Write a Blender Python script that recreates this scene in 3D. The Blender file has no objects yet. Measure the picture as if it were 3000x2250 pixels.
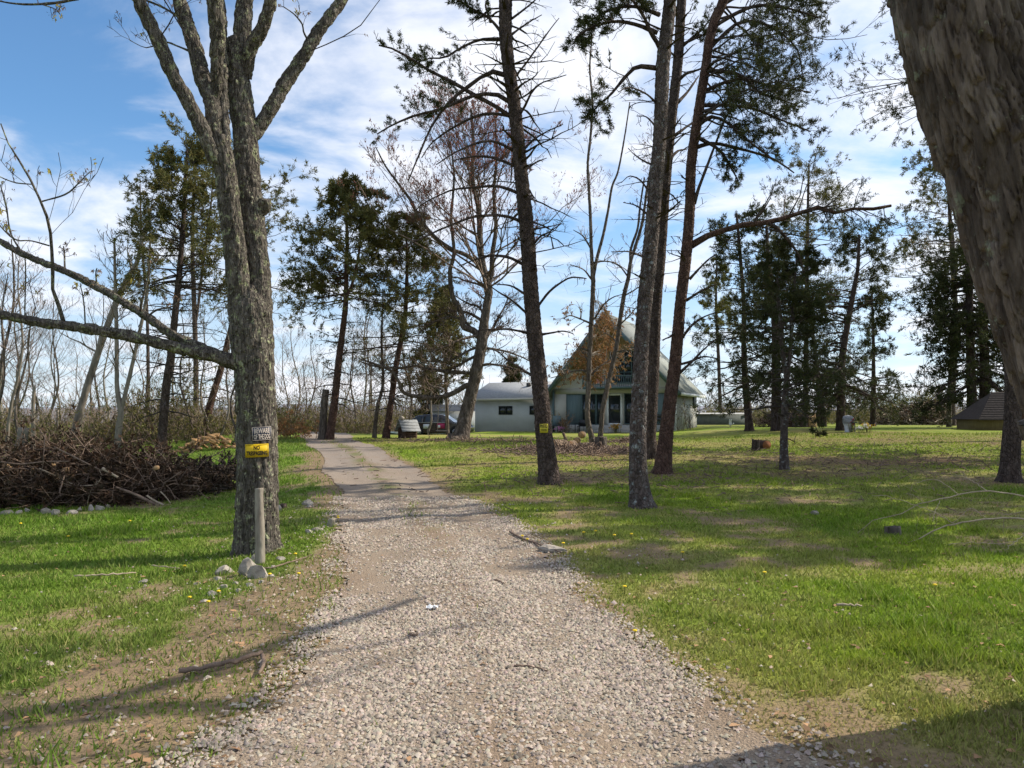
import bpy, bmesh, math, random
import numpy as np
from mathutils import Vector, Matrix
random.seed(7)
RNG = np.random.default_rng(11)
R = math.radians
scene = bpy.context.scene
COL = scene.collection

# ------------------------------------------------------------------ camera, sky, sun, exposure
FPX, CX, CY = 2250.0, 1500.0, 1125.0          # the photograph's pixel grid, 3000 x 2250
PITCH, CAMZ = R(2.55), 1.6
cam = bpy.data.cameras.new('camera'); camo = bpy.data.objects.new('camera', cam); COL.objects.link(camo)
camo.location = (0, 0, CAMZ); camo.rotation_euler = (R(90) + PITCH, 0, 0)
cam.sensor_width = 36; cam.lens = 36 * FPX / 3000; cam.clip_start = .05; cam.clip_end = 6000
scene.camera = camo
SUN_EL, SUN_AZ = R(40), math.atan2(.95, .30)  # azimuth from +y towards +x
sun = bpy.data.lights.new('sun', 'SUN'); sun.energy = 5.0; sun.angle = R(.55); sun.color = (1, .93, .80)
suno = bpy.data.objects.new('sun', sun); COL.objects.link(suno)
sd = Vector((math.sin(SUN_AZ) * math.cos(SUN_EL), math.cos(SUN_AZ) * math.cos(SUN_EL), math.sin(SUN_EL)))
suno.rotation_euler = sd.to_track_quat('Z', 'Y').to_euler()
world = bpy.data.worlds.new('World'); scene.world = world; world.use_nodes = True
def build_world():
    nt = world.node_tree; N = nt.nodes; L = nt.links; N.clear()
    out = N.new('ShaderNodeOutputWorld'); bg = N.new('ShaderNodeBackground'); bg.inputs[1].default_value = .13
    sky = N.new('ShaderNodeTexSky'); sky.sky_type = 'NISHITA'; sky.sun_disc = False
    sky.sun_elevation = SUN_EL; sky.sun_rotation = SUN_AZ; sky.air_density = 1.0; sky.dust_density = .6; sky.ozone_density = 2.2
    tc = N.new('ShaderNodeTexCoord'); sp = N.new('ShaderNodeSeparateXYZ'); L.new(tc.outputs['Generated'], sp.inputs[0])
    def m(op, a, b=None):
        n = N.new('ShaderNodeMath'); n.operation = op
        for i, v in enumerate((a, b)):
            if v is None: continue
            if isinstance(v, (int, float)): n.inputs[i].default_value = v
            else: L.new(v, n.inputs[i])
        return n.outputs[0]
    zz = m('ADD', m('MAXIMUM', sp.outputs[2], 0.0), .16)
    cb = N.new('ShaderNodeCombineXYZ'); L.new(m('DIVIDE', sp.outputs[0], zz), cb.inputs[0]); L.new(m('DIVIDE', sp.outputs[1], zz), cb.inputs[1])
    mp = N.new('ShaderNodeMapping'); mp.inputs['Location'].default_value = (3.1, 7.7, 0); mp.inputs['Scale'].default_value = (1.0, 1.15, 1)
    L.new(cb.outputs[0], mp.inputs[0])
    n1 = N.new('ShaderNodeTexNoise'); n1.inputs['Scale'].default_value = 1.55; n1.inputs['Detail'].default_value = 9; n1.inputs['Roughness'].default_value = .58; n1.inputs['Distortion'].default_value = .35
    n2 = N.new('ShaderNodeTexNoise'); n2.inputs['Scale'].default_value = .42; n2.inputs['Detail'].default_value = 2
    L.new(mp.outputs[0], n1.inputs[0]); L.new(mp.outputs[0], n2.inputs[0])
    s = m('ADD', m('MULTIPLY', n1.outputs[0], .72), m('MULTIPLY', n2.outputs[0], .42))
    rp = N.new('ShaderNodeValToRGB'); rp.color_ramp.elements[0].position = .49; rp.color_ramp.elements[1].position = .70
    rp.color_ramp.interpolation = 'EASE'
    L.new(s, rp.inputs[0])
    hz = N.new('ShaderNodeMapRange'); hz.interpolation_type = 'SMOOTHSTEP'   # air near the horizon is pale
    hz.inputs['From Min'].default_value = .34; hz.inputs['From Max'].default_value = -.02; hz.inputs['To Max'].default_value = .72; L.new(sp.outputs[2], hz.inputs[0])
    mx1 = N.new('ShaderNodeMix'); mx1.data_type = 'RGBA'; L.new(hz.outputs[0], mx1.inputs[0])
    gm = N.new('ShaderNodeMix'); gm.data_type = 'RGBA'; gm.blend_type = 'MULTIPLY'; gm.inputs[0].default_value = 1
    L.new(sky.outputs[0], gm.inputs[6]); gm.inputs[7].default_value = (.72, .98, 1.12, 1)
    L.new(gm.outputs[2], mx1.inputs[6]); mx1.inputs[7].default_value = (4.6, 5.0, 5.9, 1)
    mx = N.new('ShaderNodeMix'); mx.data_type = 'RGBA'; L.new(m('MULTIPLY', rp.outputs[0], .93), mx.inputs[0])
    L.new(mx1.outputs[2], mx.inputs[6]); mx.inputs[7].default_value = (6.5, 6.6, 7.0, 1)
    L.new(mx.outputs[2], bg.inputs[0]); L.new(bg.outputs[0], out.inputs[0])
build_world()
vs = scene.view_settings
vs.view_transform = 'Standard'; vs.look = 'None'; vs.gamma = 1; vs.use_curve_mapping = False; vs.exposure = 0.38

# ------------------------------------------------------------------ pixel rays and terrain
SP, CP = math.sin(PITCH), math.cos(PITCH)
def ray(px, py):
    u, v = (px - CX) / FPX, (CY - py) / FPX
    return np.array([u, CP - v * SP, SP + v * CP])
def P(px, py, Y):
    """world point on the ray of a photo pixel at forward distance Y"""
    d = ray(px, py); return np.array([0, 0, CAMZ]) + d * (Y / d[1])
def sm(a, b, x):
    t = np.clip((np.asarray(x, float) - a) / (b - a), 0, 1); return t * t * (3 - 2 * t)
def hsh(i, j, s=0):
    n = (i.astype(np.int64) * 374761393 + j.astype(np.int64) * 668265263 + s * 974634777) & 0x7fffffff
    n = ((n ^ (n >> 13)) * 1274126177) & 0x7fffffff
    return ((n ^ (n >> 16)) & 0xffff) / 65535.0
def vn(x, y, s=0):
    x = np.asarray(x, float); y = np.asarray(y, float)
    i, j = np.floor(x), np.floor(y); fx, fy = x - i, y - j; fx = fx * fx * (3 - 2 * fx); fy = fy * fy * (3 - 2 * fy)
    a, b, c, d = hsh(i, j, s), hsh(i + 1, j, s), hsh(i, j + 1, s), hsh(i + 1, j + 1, s)
    return (a * (1 - fx) + b * fx) * (1 - fy) + (c * (1 - fx) + d * fx) * fy
def fbm(x, y, o=4, s=0):
    t = 0; a = .5
    for k in range(o): t = t + a * vn(np.asarray(x) * 2 ** k, np.asarray(y) * 2 ** k, s + k); a *= .5
    return t / (1 - .5 ** o)
DY = [-6, 3, 4.65, 6.26, 9.6, 14, 21.5, 26, 31, 36, 44, 60]
DX = [.9, .1, -.14, -.35, -.86, -1.9, -4.05, -5.4, -7.1, -8.7, -10.5, -9]
def xd(y): return np.interp(y, DY, DX)
def hgt(x, y):
    x = np.asarray(x, float); y = np.asarray(y, float)
    left = sm(xd(y) - 2.6, xd(y) - 10, x)
    h = .65 * sm(9, 36, y) * (1 - left)
    h = h + .38 * sm(6, 16, x) * sm(20, 46, y)
    h = h - .55 * sm(41, 54, y) * sm(-1.5, -7, x) * (1 - left)
    h = h + .30 * np.exp(-((x + 16) / 8) ** 2 - ((y - 43) / 6) ** 2)
    h = h - .14 * sm(xd(y) - 1.5, xd(y) - 3.2, x) * sm(4, 8, y) * sm(30, 18, y)
    h = h - 1.6 * sm(85, 260, y) - 1.0 * sm(-18, -34, x) * sm(34, 70, y)
    near = sm(70, 30, y)
    h = h + near * (.07 * (fbm(x * .35, y * .35, 3, 3) - .5) + .035 * (fbm(x * 1.7, y * 1.7, 3, 9) - .5))
    lane = np.abs(x - xd(y))
    h = h - .02 * np.exp(-((lane - .75) / .3) ** 2) * sm(40, 30, y) + .012 * np.exp(-(lane / .3) ** 2) * sm(40, 30, y)
    return h
def hit(px, py, ymax=300.):
    d = ray(px, py); ys = np.concatenate([np.arange(2, 60, .03), np.arange(60, ymax, .3)])
    z = CAMZ + d[2] / d[1] * ys; g = hgt(d[0] / d[1] * ys, ys)
    k = np.nonzero(z <= g)[0]
    y = ys[k[0]] if len(k) else ys[-1]
    x = d[0] / d[1] * y
    return np.array([x, y, float(hgt(x, y))])

# ------------------------------------------------------------------ mesh collection and object helpers
class MB:
    def __init__(s): s.v = []; s.q = []; s.t = []; s.c = []; s.n = 0
    def add(s, v, quads=None, tris=None, col=None):
        v = np.asarray(v, np.float32).reshape(-1, 3)
        s.v.append(v)
        if quads is not None and len(quads): s.q.append(np.asarray(quads, np.int64).reshape(-1, 4) + s.n)
        if tris is not None and len(tris): s.t.append(np.asarray(tris, np.int64).reshape(-1, 3) + s.n)
        if col is None: col = np.ones((len(v), 3), np.float32)
        col = np.broadcast_to(np.asarray(col, np.float32), (len(v), 3)); s.c.append(col)
        s.n += len(v); return s
    def arrays(s):
        v = np.concatenate(s.v) if s.v else np.zeros((0, 3), np.float32)
        q = np.concatenate(s.q) if s.q else np.zeros((0, 4), np.int64)
        t = np.concatenate(s.t) if s.t else np.zeros((0, 3), np.int64)
        return v, q, t, np.concatenate(s.c)
    def box(s, x0, x1, y0, y1, z0, z1, M4=None, col=None):
        v = np.array([[x, y, z] for z in (z0, z1) for y in (y0, y1) for x in (x0, x1)], float)
        if M4 is not None: v = np.array([list(M4 @ Vector(p)) for p in v])
        return s.add(v, quads=[[0, 2, 3, 1], [4, 5, 7, 6], [0, 1, 5, 4], [2, 6, 7, 3], [0, 4, 6, 2], [1, 3, 7, 5]], col=col)
    def mesh(s, name, off=(0, 0, 0), smooth=False, color=False):
        v, q, t, c = s.arrays(); v = v - np.asarray(off, np.float32)
        me = bpy.data.meshes.new(name); me.vertices.add(len(v)); me.vertices.foreach_set('co', v.ravel())
        nl = len(q) * 4 + len(t) * 3; me.loops.add(nl)
        me.loops.foreach_set('vertex_index', np.concatenate([q.ravel(), t.ravel()]).astype(np.int32))
        npg = len(q) + len(t); me.polygons.add(npg)
        st = np.concatenate([np.arange(len(q)) * 4, len(q) * 4 + np.arange(len(t)) * 3]).astype(np.int32)
        me.polygons.foreach_set('loop_start', st)
        if smooth: me.polygons.foreach_set('use_smooth', np.ones(npg, bool))
        me.update(calc_edges=True)
        if color:
            a = me.attributes.new('col', 'FLOAT_COLOR', 'POINT')
            a.data.foreach_set('color', np.concatenate([c, np.ones((len(c), 1), np.float32)], 1).astype(np.float32).ravel())
        return me
ORG = {}
TRI = [0]
def tag(o, label=None, cat=None, group=None, kind=None):
    if label: o['label'] = label
    if cat: o['category'] = cat
    if group: o['group'] = group
    if kind: o['kind'] = kind
    return o
def thing(name, loc, label, cat, group=None, rz=0):
    o = bpy.data.objects.new(name, None); COL.objects.link(o); o.location = [float(a) for a in loc]; o.rotation_euler = (0, 0, rz)
    o.empty_display_size = .1; ORG[o.name] = np.array(loc, float) if not rz else np.zeros(3)
    return tag(o, label, cat, group)
def obj(name, mb, mat, parent=None, smooth=False, color=False, loc=None, kind=None, local=False):
    """one mesh object; vertices are world coordinates unless local, parented parts are stored relative to their thing"""
    off = np.zeros(3)
    if parent is not None and not local:
        p = parent; off = ORG[p.name]
    elif loc is not None: off = np.asarray(loc, float)
    me = mb.mesh(name, off, smooth, color) if isinstance(mb, MB) else mb
    me.materials.append(mat) if mat and not me.materials else None
    o = bpy.data.objects.new(name, me); COL.objects.link(o)
    if parent is not None: o.parent = parent; ORG[o.name] = off
    elif loc is not None: o.location = [float(a) for a in loc]; ORG[o.name] = off
    else: ORG[o.name] = off
    if kind: o['kind'] = kind
    TRI[0] += sum(len(p.vertices) - 2 for p in me.polygons) if len(me.polygons) < 2000 else len(me.loops) - 2 * len(me.polygons)
    return o
def bm_mesh(name, bm, smooth=False):
    me = bpy.data.meshes.new(name); bm.to_mesh(me); bm.free()
    if smooth:
        for p in me.polygons: p.use_smooth = True
    return me

# ------------------------------------------------------------------ materials
def M(name, cols, scale=4., rough=.9, bump=.3, bscale=None, stretch=(1, 1, 1), attr=False, spec=.25, detail=6., extra=None, trans=0., metal=0., dist=.02, coat=0., plates=None):
    m = bpy.data.materials.new(name); m.use_nodes = True; nt = m.node_tree; N = nt.nodes; L = nt.links
    bs = N['Principled BSDF']; bs.inputs['Roughness'].default_value = rough; bs.inputs['Specular IOR Level'].default_value = spec
    bs.inputs['Metallic'].default_value = metal; bs.inputs['Coat Weight'].default_value = coat
    tc = N.new('ShaderNodeTexCoord'); mp = N.new('ShaderNodeMapping'); mp.inputs['Scale'].default_value = stretch
    L.new(tc.outputs['Object'], mp.inputs[0])
    nz = N.new('ShaderNodeTexNoise'); nz.inputs['Scale'].default_value = scale; nz.inputs['Detail'].default_value = detail; nz.inputs['Roughness'].default_value = .65
    L.new(mp.outputs[0], nz.inputs[0])
    rp = N.new('ShaderNodeValToRGB'); e = rp.color_ramp.elements
    cols = [(p, c) for p, c in cols] if isinstance(cols[0][1], (tuple, list)) else [(.3, cols[0]), (.7, cols[-1])]
    e[0].position, e[0].color = cols[0][0], (*cols[0][1], 1); e[1].position, e[1].color = cols[-1][0], (*cols[-1][1], 1)
    for p, c in cols[1:-1]: k = e.new(p); k.color = (*c, 1)
    L.new(nz.outputs[0], rp.inputs[0]); col = rp.outputs[0]
    if extra:                                                     # spots with a colour of their own: (scale, lo, hi, rgb)
        for (sc, lo, hi, rgb) in extra:
            n2 = N.new('ShaderNodeTexNoise'); n2.inputs['Scale'].default_value = sc; n2.inputs['Detail'].default_value = 5; n2.inputs['Roughness'].default_value = .7
            L.new(tc.outputs['Object'], n2.inputs[0]); mr = N.new('ShaderNodeMapRange'); mr.inputs[1].default_value = lo; mr.inputs[2].default_value = hi
            L.new(n2.outputs[0], mr.inputs[0]); mx = N.new('ShaderNodeMix'); mx.data_type = 'RGBA'
            L.new(mr.outputs[0], mx.inputs[0]); L.new(col, mx.inputs[6]); mx.inputs[7].default_value = (*rgb, 1); col = mx.outputs[2]
    if attr:
        at = N.new('ShaderNodeAttribute'); at.attribute_name = 'col'
        mx = N.new('ShaderNodeMix'); mx.data_type = 'RGBA'; mx.blend_type = 'MULTIPLY'; mx.inputs[0].default_value = 1
        L.new(col, mx.inputs[6]); L.new(at.outputs[0], mx.inputs[7]); col = mx.outputs[2]
    L.new(col, bs.inputs['Base Color'])
    if bump:
        nb = N.new('ShaderNodeTexNoise'); nb.inputs['Scale'].default_value = bscale or scale * 3; nb.inputs['Detail'].default_value = 5
        L.new(mp.outputs[0], nb.inputs[0]); bp = N.new('ShaderNodeBump'); bp.inputs['Strength'].default_value = bump; bp.inputs['Distance'].default_value = dist
        L.new(nb.outputs[0], bp.inputs['Height']); L.new(bp.outputs[0], bs.inputs['Normal'])
        if plates:                                                # raised bark plates: (cells per metre, vertical stretch, depth)
            m2 = N.new('ShaderNodeMapping'); m2.inputs['Scale'].default_value = (1, 1, plates[1]); L.new(tc.outputs['Object'], m2.inputs[0])
            nd = N.new('ShaderNodeTexNoise'); nd.inputs['Scale'].default_value = plates[0] * .6; L.new(m2.outputs[0], nd.inputs[0])
            av = N.new('ShaderNodeVectorMath'); av.operation = 'MULTIPLY_ADD'; av.inputs[1].default_value = (.06,) * 3; L.new(nd.outputs['Color'], av.inputs[0]); L.new(m2.outputs[0], av.inputs[2])
            vo = N.new('ShaderNodeTexVoronoi'); vo.feature = 'DISTANCE_TO_EDGE'; vo.inputs['Scale'].default_value = plates[0]; L.new(av.outputs[0], vo.inputs[0])
            mr = N.new('ShaderNodeMapRange'); mr.inputs[2].default_value = .22; L.new(vo.outputs[0], mr.inputs[0])
            b2 = N.new('ShaderNodeBump'); b2.inputs['Strength'].default_value = 1; b2.inputs['Distance'].default_value = plates[2]; L.new(mr.outputs[0], b2.inputs['Height']); L.new(b2.outputs[0], bp.inputs['Normal'])
            vc = N.new('ShaderNodeTexVoronoi'); vc.inputs['Scale'].default_value = plates[0]; L.new(av.outputs[0], vc.inputs[0]); hs = N.new('ShaderNodeMix'); hs.data_type = 'RGBA'; hs.blend_type = 'MULTIPLY'; hs.inputs[0].default_value = .45
            L.new(col, hs.inputs[6]); L.new(vc.outputs['Color'], hs.inputs[7]); bw = N.new('ShaderNodeRGBToBW'); L.new(vc.outputs['Color'], bw.inputs[0]); m3 = N.new('ShaderNodeMapRange'); m3.inputs[3].default_value = .35; m3.inputs[4].default_value = 1.6; L.new(bw.outputs[0], m3.inputs[0]); L.new(m3.outputs[0], hs.inputs[7]); L.new(hs.outputs[2], bs.inputs['Base Color']); col = hs.outputs[2]
    if trans:
        tr = N.new('ShaderNodeBsdfTranslucent'); L.new(col, tr.inputs[0]); ms = N.new('ShaderNodeMixShader'); ms.inputs[0].default_value = trans
        L.new(bs.outputs[0], ms.inputs[1]); L.new(tr.outputs[0], ms.inputs[2]); L.new(ms.outputs[0], N['Material Output'].inputs[0])
    return m
def ramp(*c): return [(.28 + .44 * i / max(1, len(c) - 1), k) for i, k in enumerate(c)]
MAT = dict(
    bark_grey=M('bark_grey', ramp((.05, .041, .033), (.11, .092, .075), (.20, .175, .14)), 16, .95, .9, 60, (1, 1, .16), True,
                extra=[(9, .57, .62, (.27, .28, .16)), (19, .60, .64, (.33, .33, .22))], plates=(26, .22, .02)),
    bark_shag=M('bark_shag', ramp((.035, .025, .020), (.10, .076, .060), (.21, .17, .14)), 11, .95, .9, 70, (1, 1, .2), True, extra=[(6, .60, .66, (.19, .20, .14))]),
    bark_pine=M('bark_pine', ramp((.035, .024, .020), (.075, .052, .042), (.13, .10, .085)), 9, .95, .7, 22, (1, 1, .4), True, plates=(17, .5, .03)),
    bark_pine_lichen=M('bark_pine_lichen', ramp((.05, .037, .032), (.10, .075, .065), (.17, .14, .125)), 9, .95, .7, 22, (1, 1, .4), True, plates=(20, .55, .025), extra=[(9, .56, .66, (.28, .30, .29))]),
    bark_red=M('bark_red', ramp((.045, .024, .018), (.095, .052, .038), (.15, .095, .07)), 9, .95, .7, 22, (1, 1, .4), True, plates=(17, .5, .03)),
    bark_maple=M('bark_maple', ramp((.06, .045, .036), (.12, .095, .075), (.18, .15, .125)), 6, .95, .7, 20, (1, 1, .3), True, plates=(11, .25, .04)),
    bark_pale=M('bark_pale', ramp((.10, .082, .065), (.19, .16, .13), (.27, .235, .19)), 6, .95, .6, 20, (1, 1, .3), True),
    twig_dark=M('twig_dark', ramp((.035, .026, .023), (.075, .058, .05)), 3, .95, 0),
    twig_brown=M('twig_brown', ramp((.10, .072, .055), (.19, .14, .11)), 3, .95, 0),
    twig_pale=M('twig_pale', ramp((.17, .14, .115), (.30, .25, .20)), 3, .95, 0),
    bud_red=M('bud_red', ramp((.15, .055, .04), (.30, .13, .09)), 3, .9, 0, trans=.4),
    leaf_dead=M('leaf_dead', ramp((.16, .09, .042), (.36, .21, .09)), 3, .9, 0, trans=.4, attr=True),
    leaf_new=M('leaf_new', ramp((.30, .26, .06), (.50, .40, .08)), 3, .9, 0, trans=.4),
    leaf_curl=M('leaf_curl', ramp((.20, .12, .08), (.36, .24, .16)), 3, .9, 0, trans=.3),
    needle_dark=M('needle_dark', ramp((.032, .042, .014), (.075, .085, .028)), 1.2, .8, 0, trans=.2, attr=True),
    needle_olive=M('needle_olive', ramp((.075, .082, .024), (.165, .155, .05)), 1.0, .8, 0, trans=.25, attr=True),
    needle_yellow=M('needle_yellow', ramp((.09, .10, .022), (.19, .18, .045)), 1.0, .8, 0, trans=.3, attr=True),
    brush_leaf=M('brush_leaf', ramp((.10, .11, .03), (.20, .17, .06)), 1.0, .8, 0, trans=.3, attr=True),
    cut_wood=M('cut_wood', ramp((.30, .175, .085), (.48, .31, .16)), 10, .85, .2, attr=True),
    old_wood=M('old_wood', ramp((.16, .13, .10), (.34, .30, .24)), 12, .9, .4, 30, (1, 1, .2)),
    rock=M('rock', ramp((.17, .145, .12), (.33, .285, .235), (.46, .41, .35)), 9, .95, .6, 25, spec=.2),
    stick=M('stick', ramp((.11, .075, .055), (.27, .19, .14)), 12, .9, .4),
    stick_pale=M('stick_pale', ramp((.26, .20, .14), (.48, .38, .28)), 8, .9, .3),
)
# ------------------------------------------------------------------ tubes, trunks, twigs, needles
def unit(a): return a / np.maximum(np.linalg.norm(a, axis=-1, keepdims=True), 1e-9)
def tubes(mb, Pn, Rn, S=3, col=None):
    Pn = np.asarray(Pn, float); Rn = np.asarray(Rn, float)
    if Pn.ndim == 2: Pn = Pn[None]; Rn = Rn[None]
    N, K, _ = Pn.shape
    if N == 0: return
    T = unit(np.gradient(Pn, axis=1)); D = unit(Pn[:, -1] - Pn[:, 0])
    ref = np.where(np.abs(D[:, 2:3]) > .85, np.array([[1., 0, 0]]), np.array([[0, 0, 1.]]))[:, None]
    U = unit(np.cross(T, np.broadcast_to(ref, T.shape))); V = np.cross(T, U)
    a = np.arange(S) * 2 * np.pi / S
    v = Pn[:, :, None] + Rn[:, :, None, None] * (np.cos(a)[:, None] * U[:, :, None] + np.sin(a)[:, None] * V[:, :, None])
    b = (np.arange(N) * K * S)[:, None, None] + (np.arange(K - 1) * S)[None, :, None] + np.arange(S)[None, None]
    b2 = b - np.arange(S) + (np.arange(S) + 1) % S
    if S == 2: b, b2 = b[..., :1], b2[..., :1]
    q = np.stack([b, b2, b2 + S, b + S], -1).reshape(-1, 4)
    t = None
    if S > 3:
        e = (np.arange(N) * K * S + (K - 1) * S)[:, None]; s0 = (np.arange(N) * K * S)[:, None]
        f = np.arange(1, S - 1)
        t = np.concatenate([np.stack([np.broadcast_to(e, (N, S - 2)), e + f, e + f + 1], -1).reshape(-1, 3),
                            np.stack([np.broadcast_to(s0, (N, S - 2)), s0 + f + 1, s0 + f], -1).reshape(-1, 3)])
    mb.add(v.reshape(-1, 3), quads=q, tris=t, col=col)
def smooth_line(pts, rad, n):
    pts = np.asarray(pts, float); rad = np.asarray(rad, float)
    if len(pts) == 2: pts = np.array([pts[0], (pts[0] + pts[1]) / 2, pts[1]]); rad = np.array([rad[0], rad.mean(), rad[1]])
    A = np.concatenate([pts, rad[:, None]], 1); A = np.concatenate([[2 * A[0] - A[1]], A, [2 * A[-1] - A[-2]]])
    d = np.concatenate([[0], np.cumsum(np.linalg.norm(np.diff(pts, axis=0), axis=1))]); d /= d[-1]
    s = np.linspace(0, 1, n); k = np.clip(np.searchsorted(d, s, 'right') - 1, 0, len(pts) - 2)
    t = ((s - d[k]) / np.maximum(d[k + 1] - d[k], 1e-9))[:, None]
    p0, p1, p2, p3 = A[k], A[k + 1], A[k + 2], A[k + 3]
    o = .5 * (2 * p1 + (p2 - p0) * t + (2 * p0 - 5 * p1 + 4 * p2 - p3) * t ** 2 + (3 * p1 - p0 - 3 * p2 + p3) * t ** 3)
    return o[:, :3], np.maximum(o[:, 3], .002)
def cells(u, v, nu, s=0):
    i, j = np.floor(u), np.floor(v); f1 = np.full(u.shape, 9.); f2 = f1.copy(); cid = np.zeros(u.shape); dv = np.zeros(u.shape)
    for di in (-1, 0, 1):
        for dj in (-1, 0, 1):
            ci, cj = i + di, j + dj; w = np.mod(ci, nu)
            cx = ci + .5 + .8 * (hsh(w, cj, s) - .5); cy = cj + .5 + .9 * (hsh(w, cj, s + 1) - .5)
            d = np.hypot(u - cx, v - cy); h = hsh(w, cj, s + 2); n = d < f1
            f2 = np.where(n, f1, np.minimum(f2, d)); f1 = np.where(n, d, f1); cid = np.where(n, h, cid); dv = np.where(n, v - cy, dv)
    return f1, f2, cid, dv
def trunk(mb, pts, rad, S, step, cw=.05, ch=.18, amp=.012, flare=.0, seed=0, groove=.22, tone=.25, furrow=0.):
    """a trunk or limb with plated bark as real relief"""
    L = np.sum(np.linalg.norm(np.diff(np.asarray(pts, float), axis=0), axis=1)); n = max(6, int(L / step))
    C, r = smooth_line(pts, rad, n); T = unit(np.gradient(C, axis=0)); U = unit(np.cross(T, np.array([0, 1., .01]))); V = np.cross(T, U)
    s = np.concatenate([[0], np.cumsum(np.linalg.norm(np.diff(C, axis=0), axis=1))])
    a = np.arange(S) * 2 * np.pi / S; A, Sg = np.meshgrid(a, s)
    nu = max(5, int(round(2 * np.pi * np.mean(r) / cw)))
    u = A / (2 * np.pi) * nu; v = Sg / ch
    wob = fbm(np.cos(A) * 2 + 5 + seed, Sg * 3 + np.sin(A) * 2, 3, seed)
    u = u + (wob - .5) * 1.1; f1, f2, cid, dv = cells(u, v + cid_off(seed), nu, seed)
    e = np.clip((f2 - f1) / groove, 0, 1); e = e ** .6
    d = amp * (e * (.45 + .9 * cid) - .8 * e * dv + .5 * (fbm(u * 2.6, v * 1.3, 3, seed + 5) - .5) + .3 * (fbm(u * 6, v * 2, 2, seed + 6) - .5))
    if furrow:                                                    # long irregular cracks between the plates
        n1 = fbm(A / (2 * np.pi) * nu * .8 + 1.2 * (fbm(np.cos(A) * 3 + 7, Sg * 5 + np.sin(A) * 3, 3, seed + 8) - .5), Sg / ch * .55 + np.cos(A) * .3, 3, seed + 9); cr = np.clip(np.abs(n1 - .5) / .055, 0, 1) ** .7
        d = d * (.35 + .65 * cr) - furrow * amp * (1 - cr)
    rr = r[:, None] * (1 + .06 * (fbm(np.cos(A) * 1.5 + 9, Sg * 1.3 + np.sin(A) * 1.5 + seed, 3, seed + 2) - .5))
    if flare: rr = rr * (1 + flare * np.exp(-Sg / .16) * (.55 + .45 * np.cos(A * 5 + seed) + .35 * np.cos(A * 3 + 1.3 * seed)))
    rr = rr + np.where(r[:, None] > .03, d, d * r[:, None] / .03)
    X = C[:, None] + rr[..., None] * (np.cos(A)[..., None] * U[:, None] + np.sin(A)[..., None] * V[:, None])
    b = (np.arange(n - 1) * S)[:, None] + np.arange(S); b2 = (np.arange(n - 1) * S)[:, None] + (np.arange(S) + 1) % S
    q = np.stack([b, b2, b2 + S, b + S], -1).reshape(-1, 4)
    c = 1 - tone / 2 + tone * cid
    mb.add(X.reshape(-1, 3), quads=q, tris=[[(n - 1) * S, (n - 1) * S + k, (n - 1) * S + k + 1] for k in range(1, S - 1)], col=np.repeat(c.reshape(-1, 1), 3, 1))
def cid_off(s): return (s * 7.31) % 50
def spawn(Pn, Rn, m, t=(.2, .98), ang=(35, 65), ln=(.3, .6), up=.1, droop=0., K=4, wig=.12, r=.6, rmin=.003, absl=False, rng=RNG, flat=0.):
    N, K0, _ = Pn.shape
    if N == 0: return np.zeros((0, K, 3)), np.zeros((0, K))
    tt = rng.uniform(*t, (N, m)); x = tt * (K0 - 1); k = np.clip(x.astype(int), 0, K0 - 2); f = (x - k)[..., None]; ii = np.arange(N)[:, None]
    pos = Pn[ii, k] * (1 - f) + Pn[ii, k + 1] * f; T = unit(Pn[ii, k + 1] - Pn[ii, k]); rad = Rn[ii, k] * (1 - f[..., 0]) + Rn[ii, k + 1] * f[..., 0]
    Lp = np.linalg.norm(np.diff(Pn, axis=1), axis=2).sum(1)[:, None]
    rv = rng.normal(size=T.shape); rv[..., 2] *= 1 - flat; U = unit(np.cross(T, np.cross(rv, T)))
    a = np.radians(rng.uniform(*ang, (N, m)))[..., None]; D = np.cos(a) * T + np.sin(a) * U; D[..., 2] += up; D = unit(D)
    l = rng.uniform(*ln, (N, m)) * (1 if absl else Lp * (1 - .55 * tt))
    s = np.linspace(0, 1, K)
    w = np.cumsum(rng.normal(size=(N, m, K, 3)) * wig / K ** .5, axis=2); w -= w[:, :, :1]
    X = pos[:, :, None] + l[..., None, None] * (D[:, :, None] * s[:, None] + w * s[:, None])
    X[..., 2] += l[..., None] * s ** 2 * (up * .6 - droop)
    r0 = np.maximum(rad * r, rmin); Rr = np.maximum(r0[..., None] * (1 - .8 * s), rmin)
    return X.reshape(N * m, K, 3), Rr.reshape(N * m, K)
def along(Pn, n, t=(.3, 1.), rng=RNG):
    N, K0, _ = Pn.shape
    tt = rng.uniform(*t, (N, n)); x = tt * (K0 - 1); k = np.clip(x.astype(int), 0, K0 - 2); f = (x - k)[..., None]; ii = np.arange(N)[:, None]
    return (Pn[ii, k] * (1 - f) + Pn[ii, k + 1] * f).reshape(-1, 3), unit(Pn[ii, k + 1] - Pn[ii, k]).reshape(-1, 3)
def tufts(mb, pos, d, n=8, ln=.09, w=.012, spread=.9, tint=(.6, 1.3), rng=RNG, hue=.12):
    Tn = len(pos)
    if Tn == 0: return
    dd = unit(d[:, None] + spread * rng.normal(size=(Tn, n, 3))); l = ln * rng.uniform(.6, 1.25, (Tn, n, 1))
    side = unit(np.cross(dd, rng.normal(size=(Tn, n, 3)))) * w * .5
    p = pos[:, None] + rng.normal(size=(Tn, n, 3)) * ln * .22
    v = np.stack([p - side, p + side, p + dd * l], 2).reshape(-1, 3)
    c = rng.uniform(*tint, (Tn, 1)); c = np.concatenate([c * rng.uniform(1 - hue, 1 + 2 * hue, (Tn, 1)), c, c * rng.uniform(1 - hue, 1 + hue, (Tn, 1))], 1)
    mb.add(v, tris=np.arange(len(v)).reshape(-1, 3), col=np.repeat(c, n * 3, 0))
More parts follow.
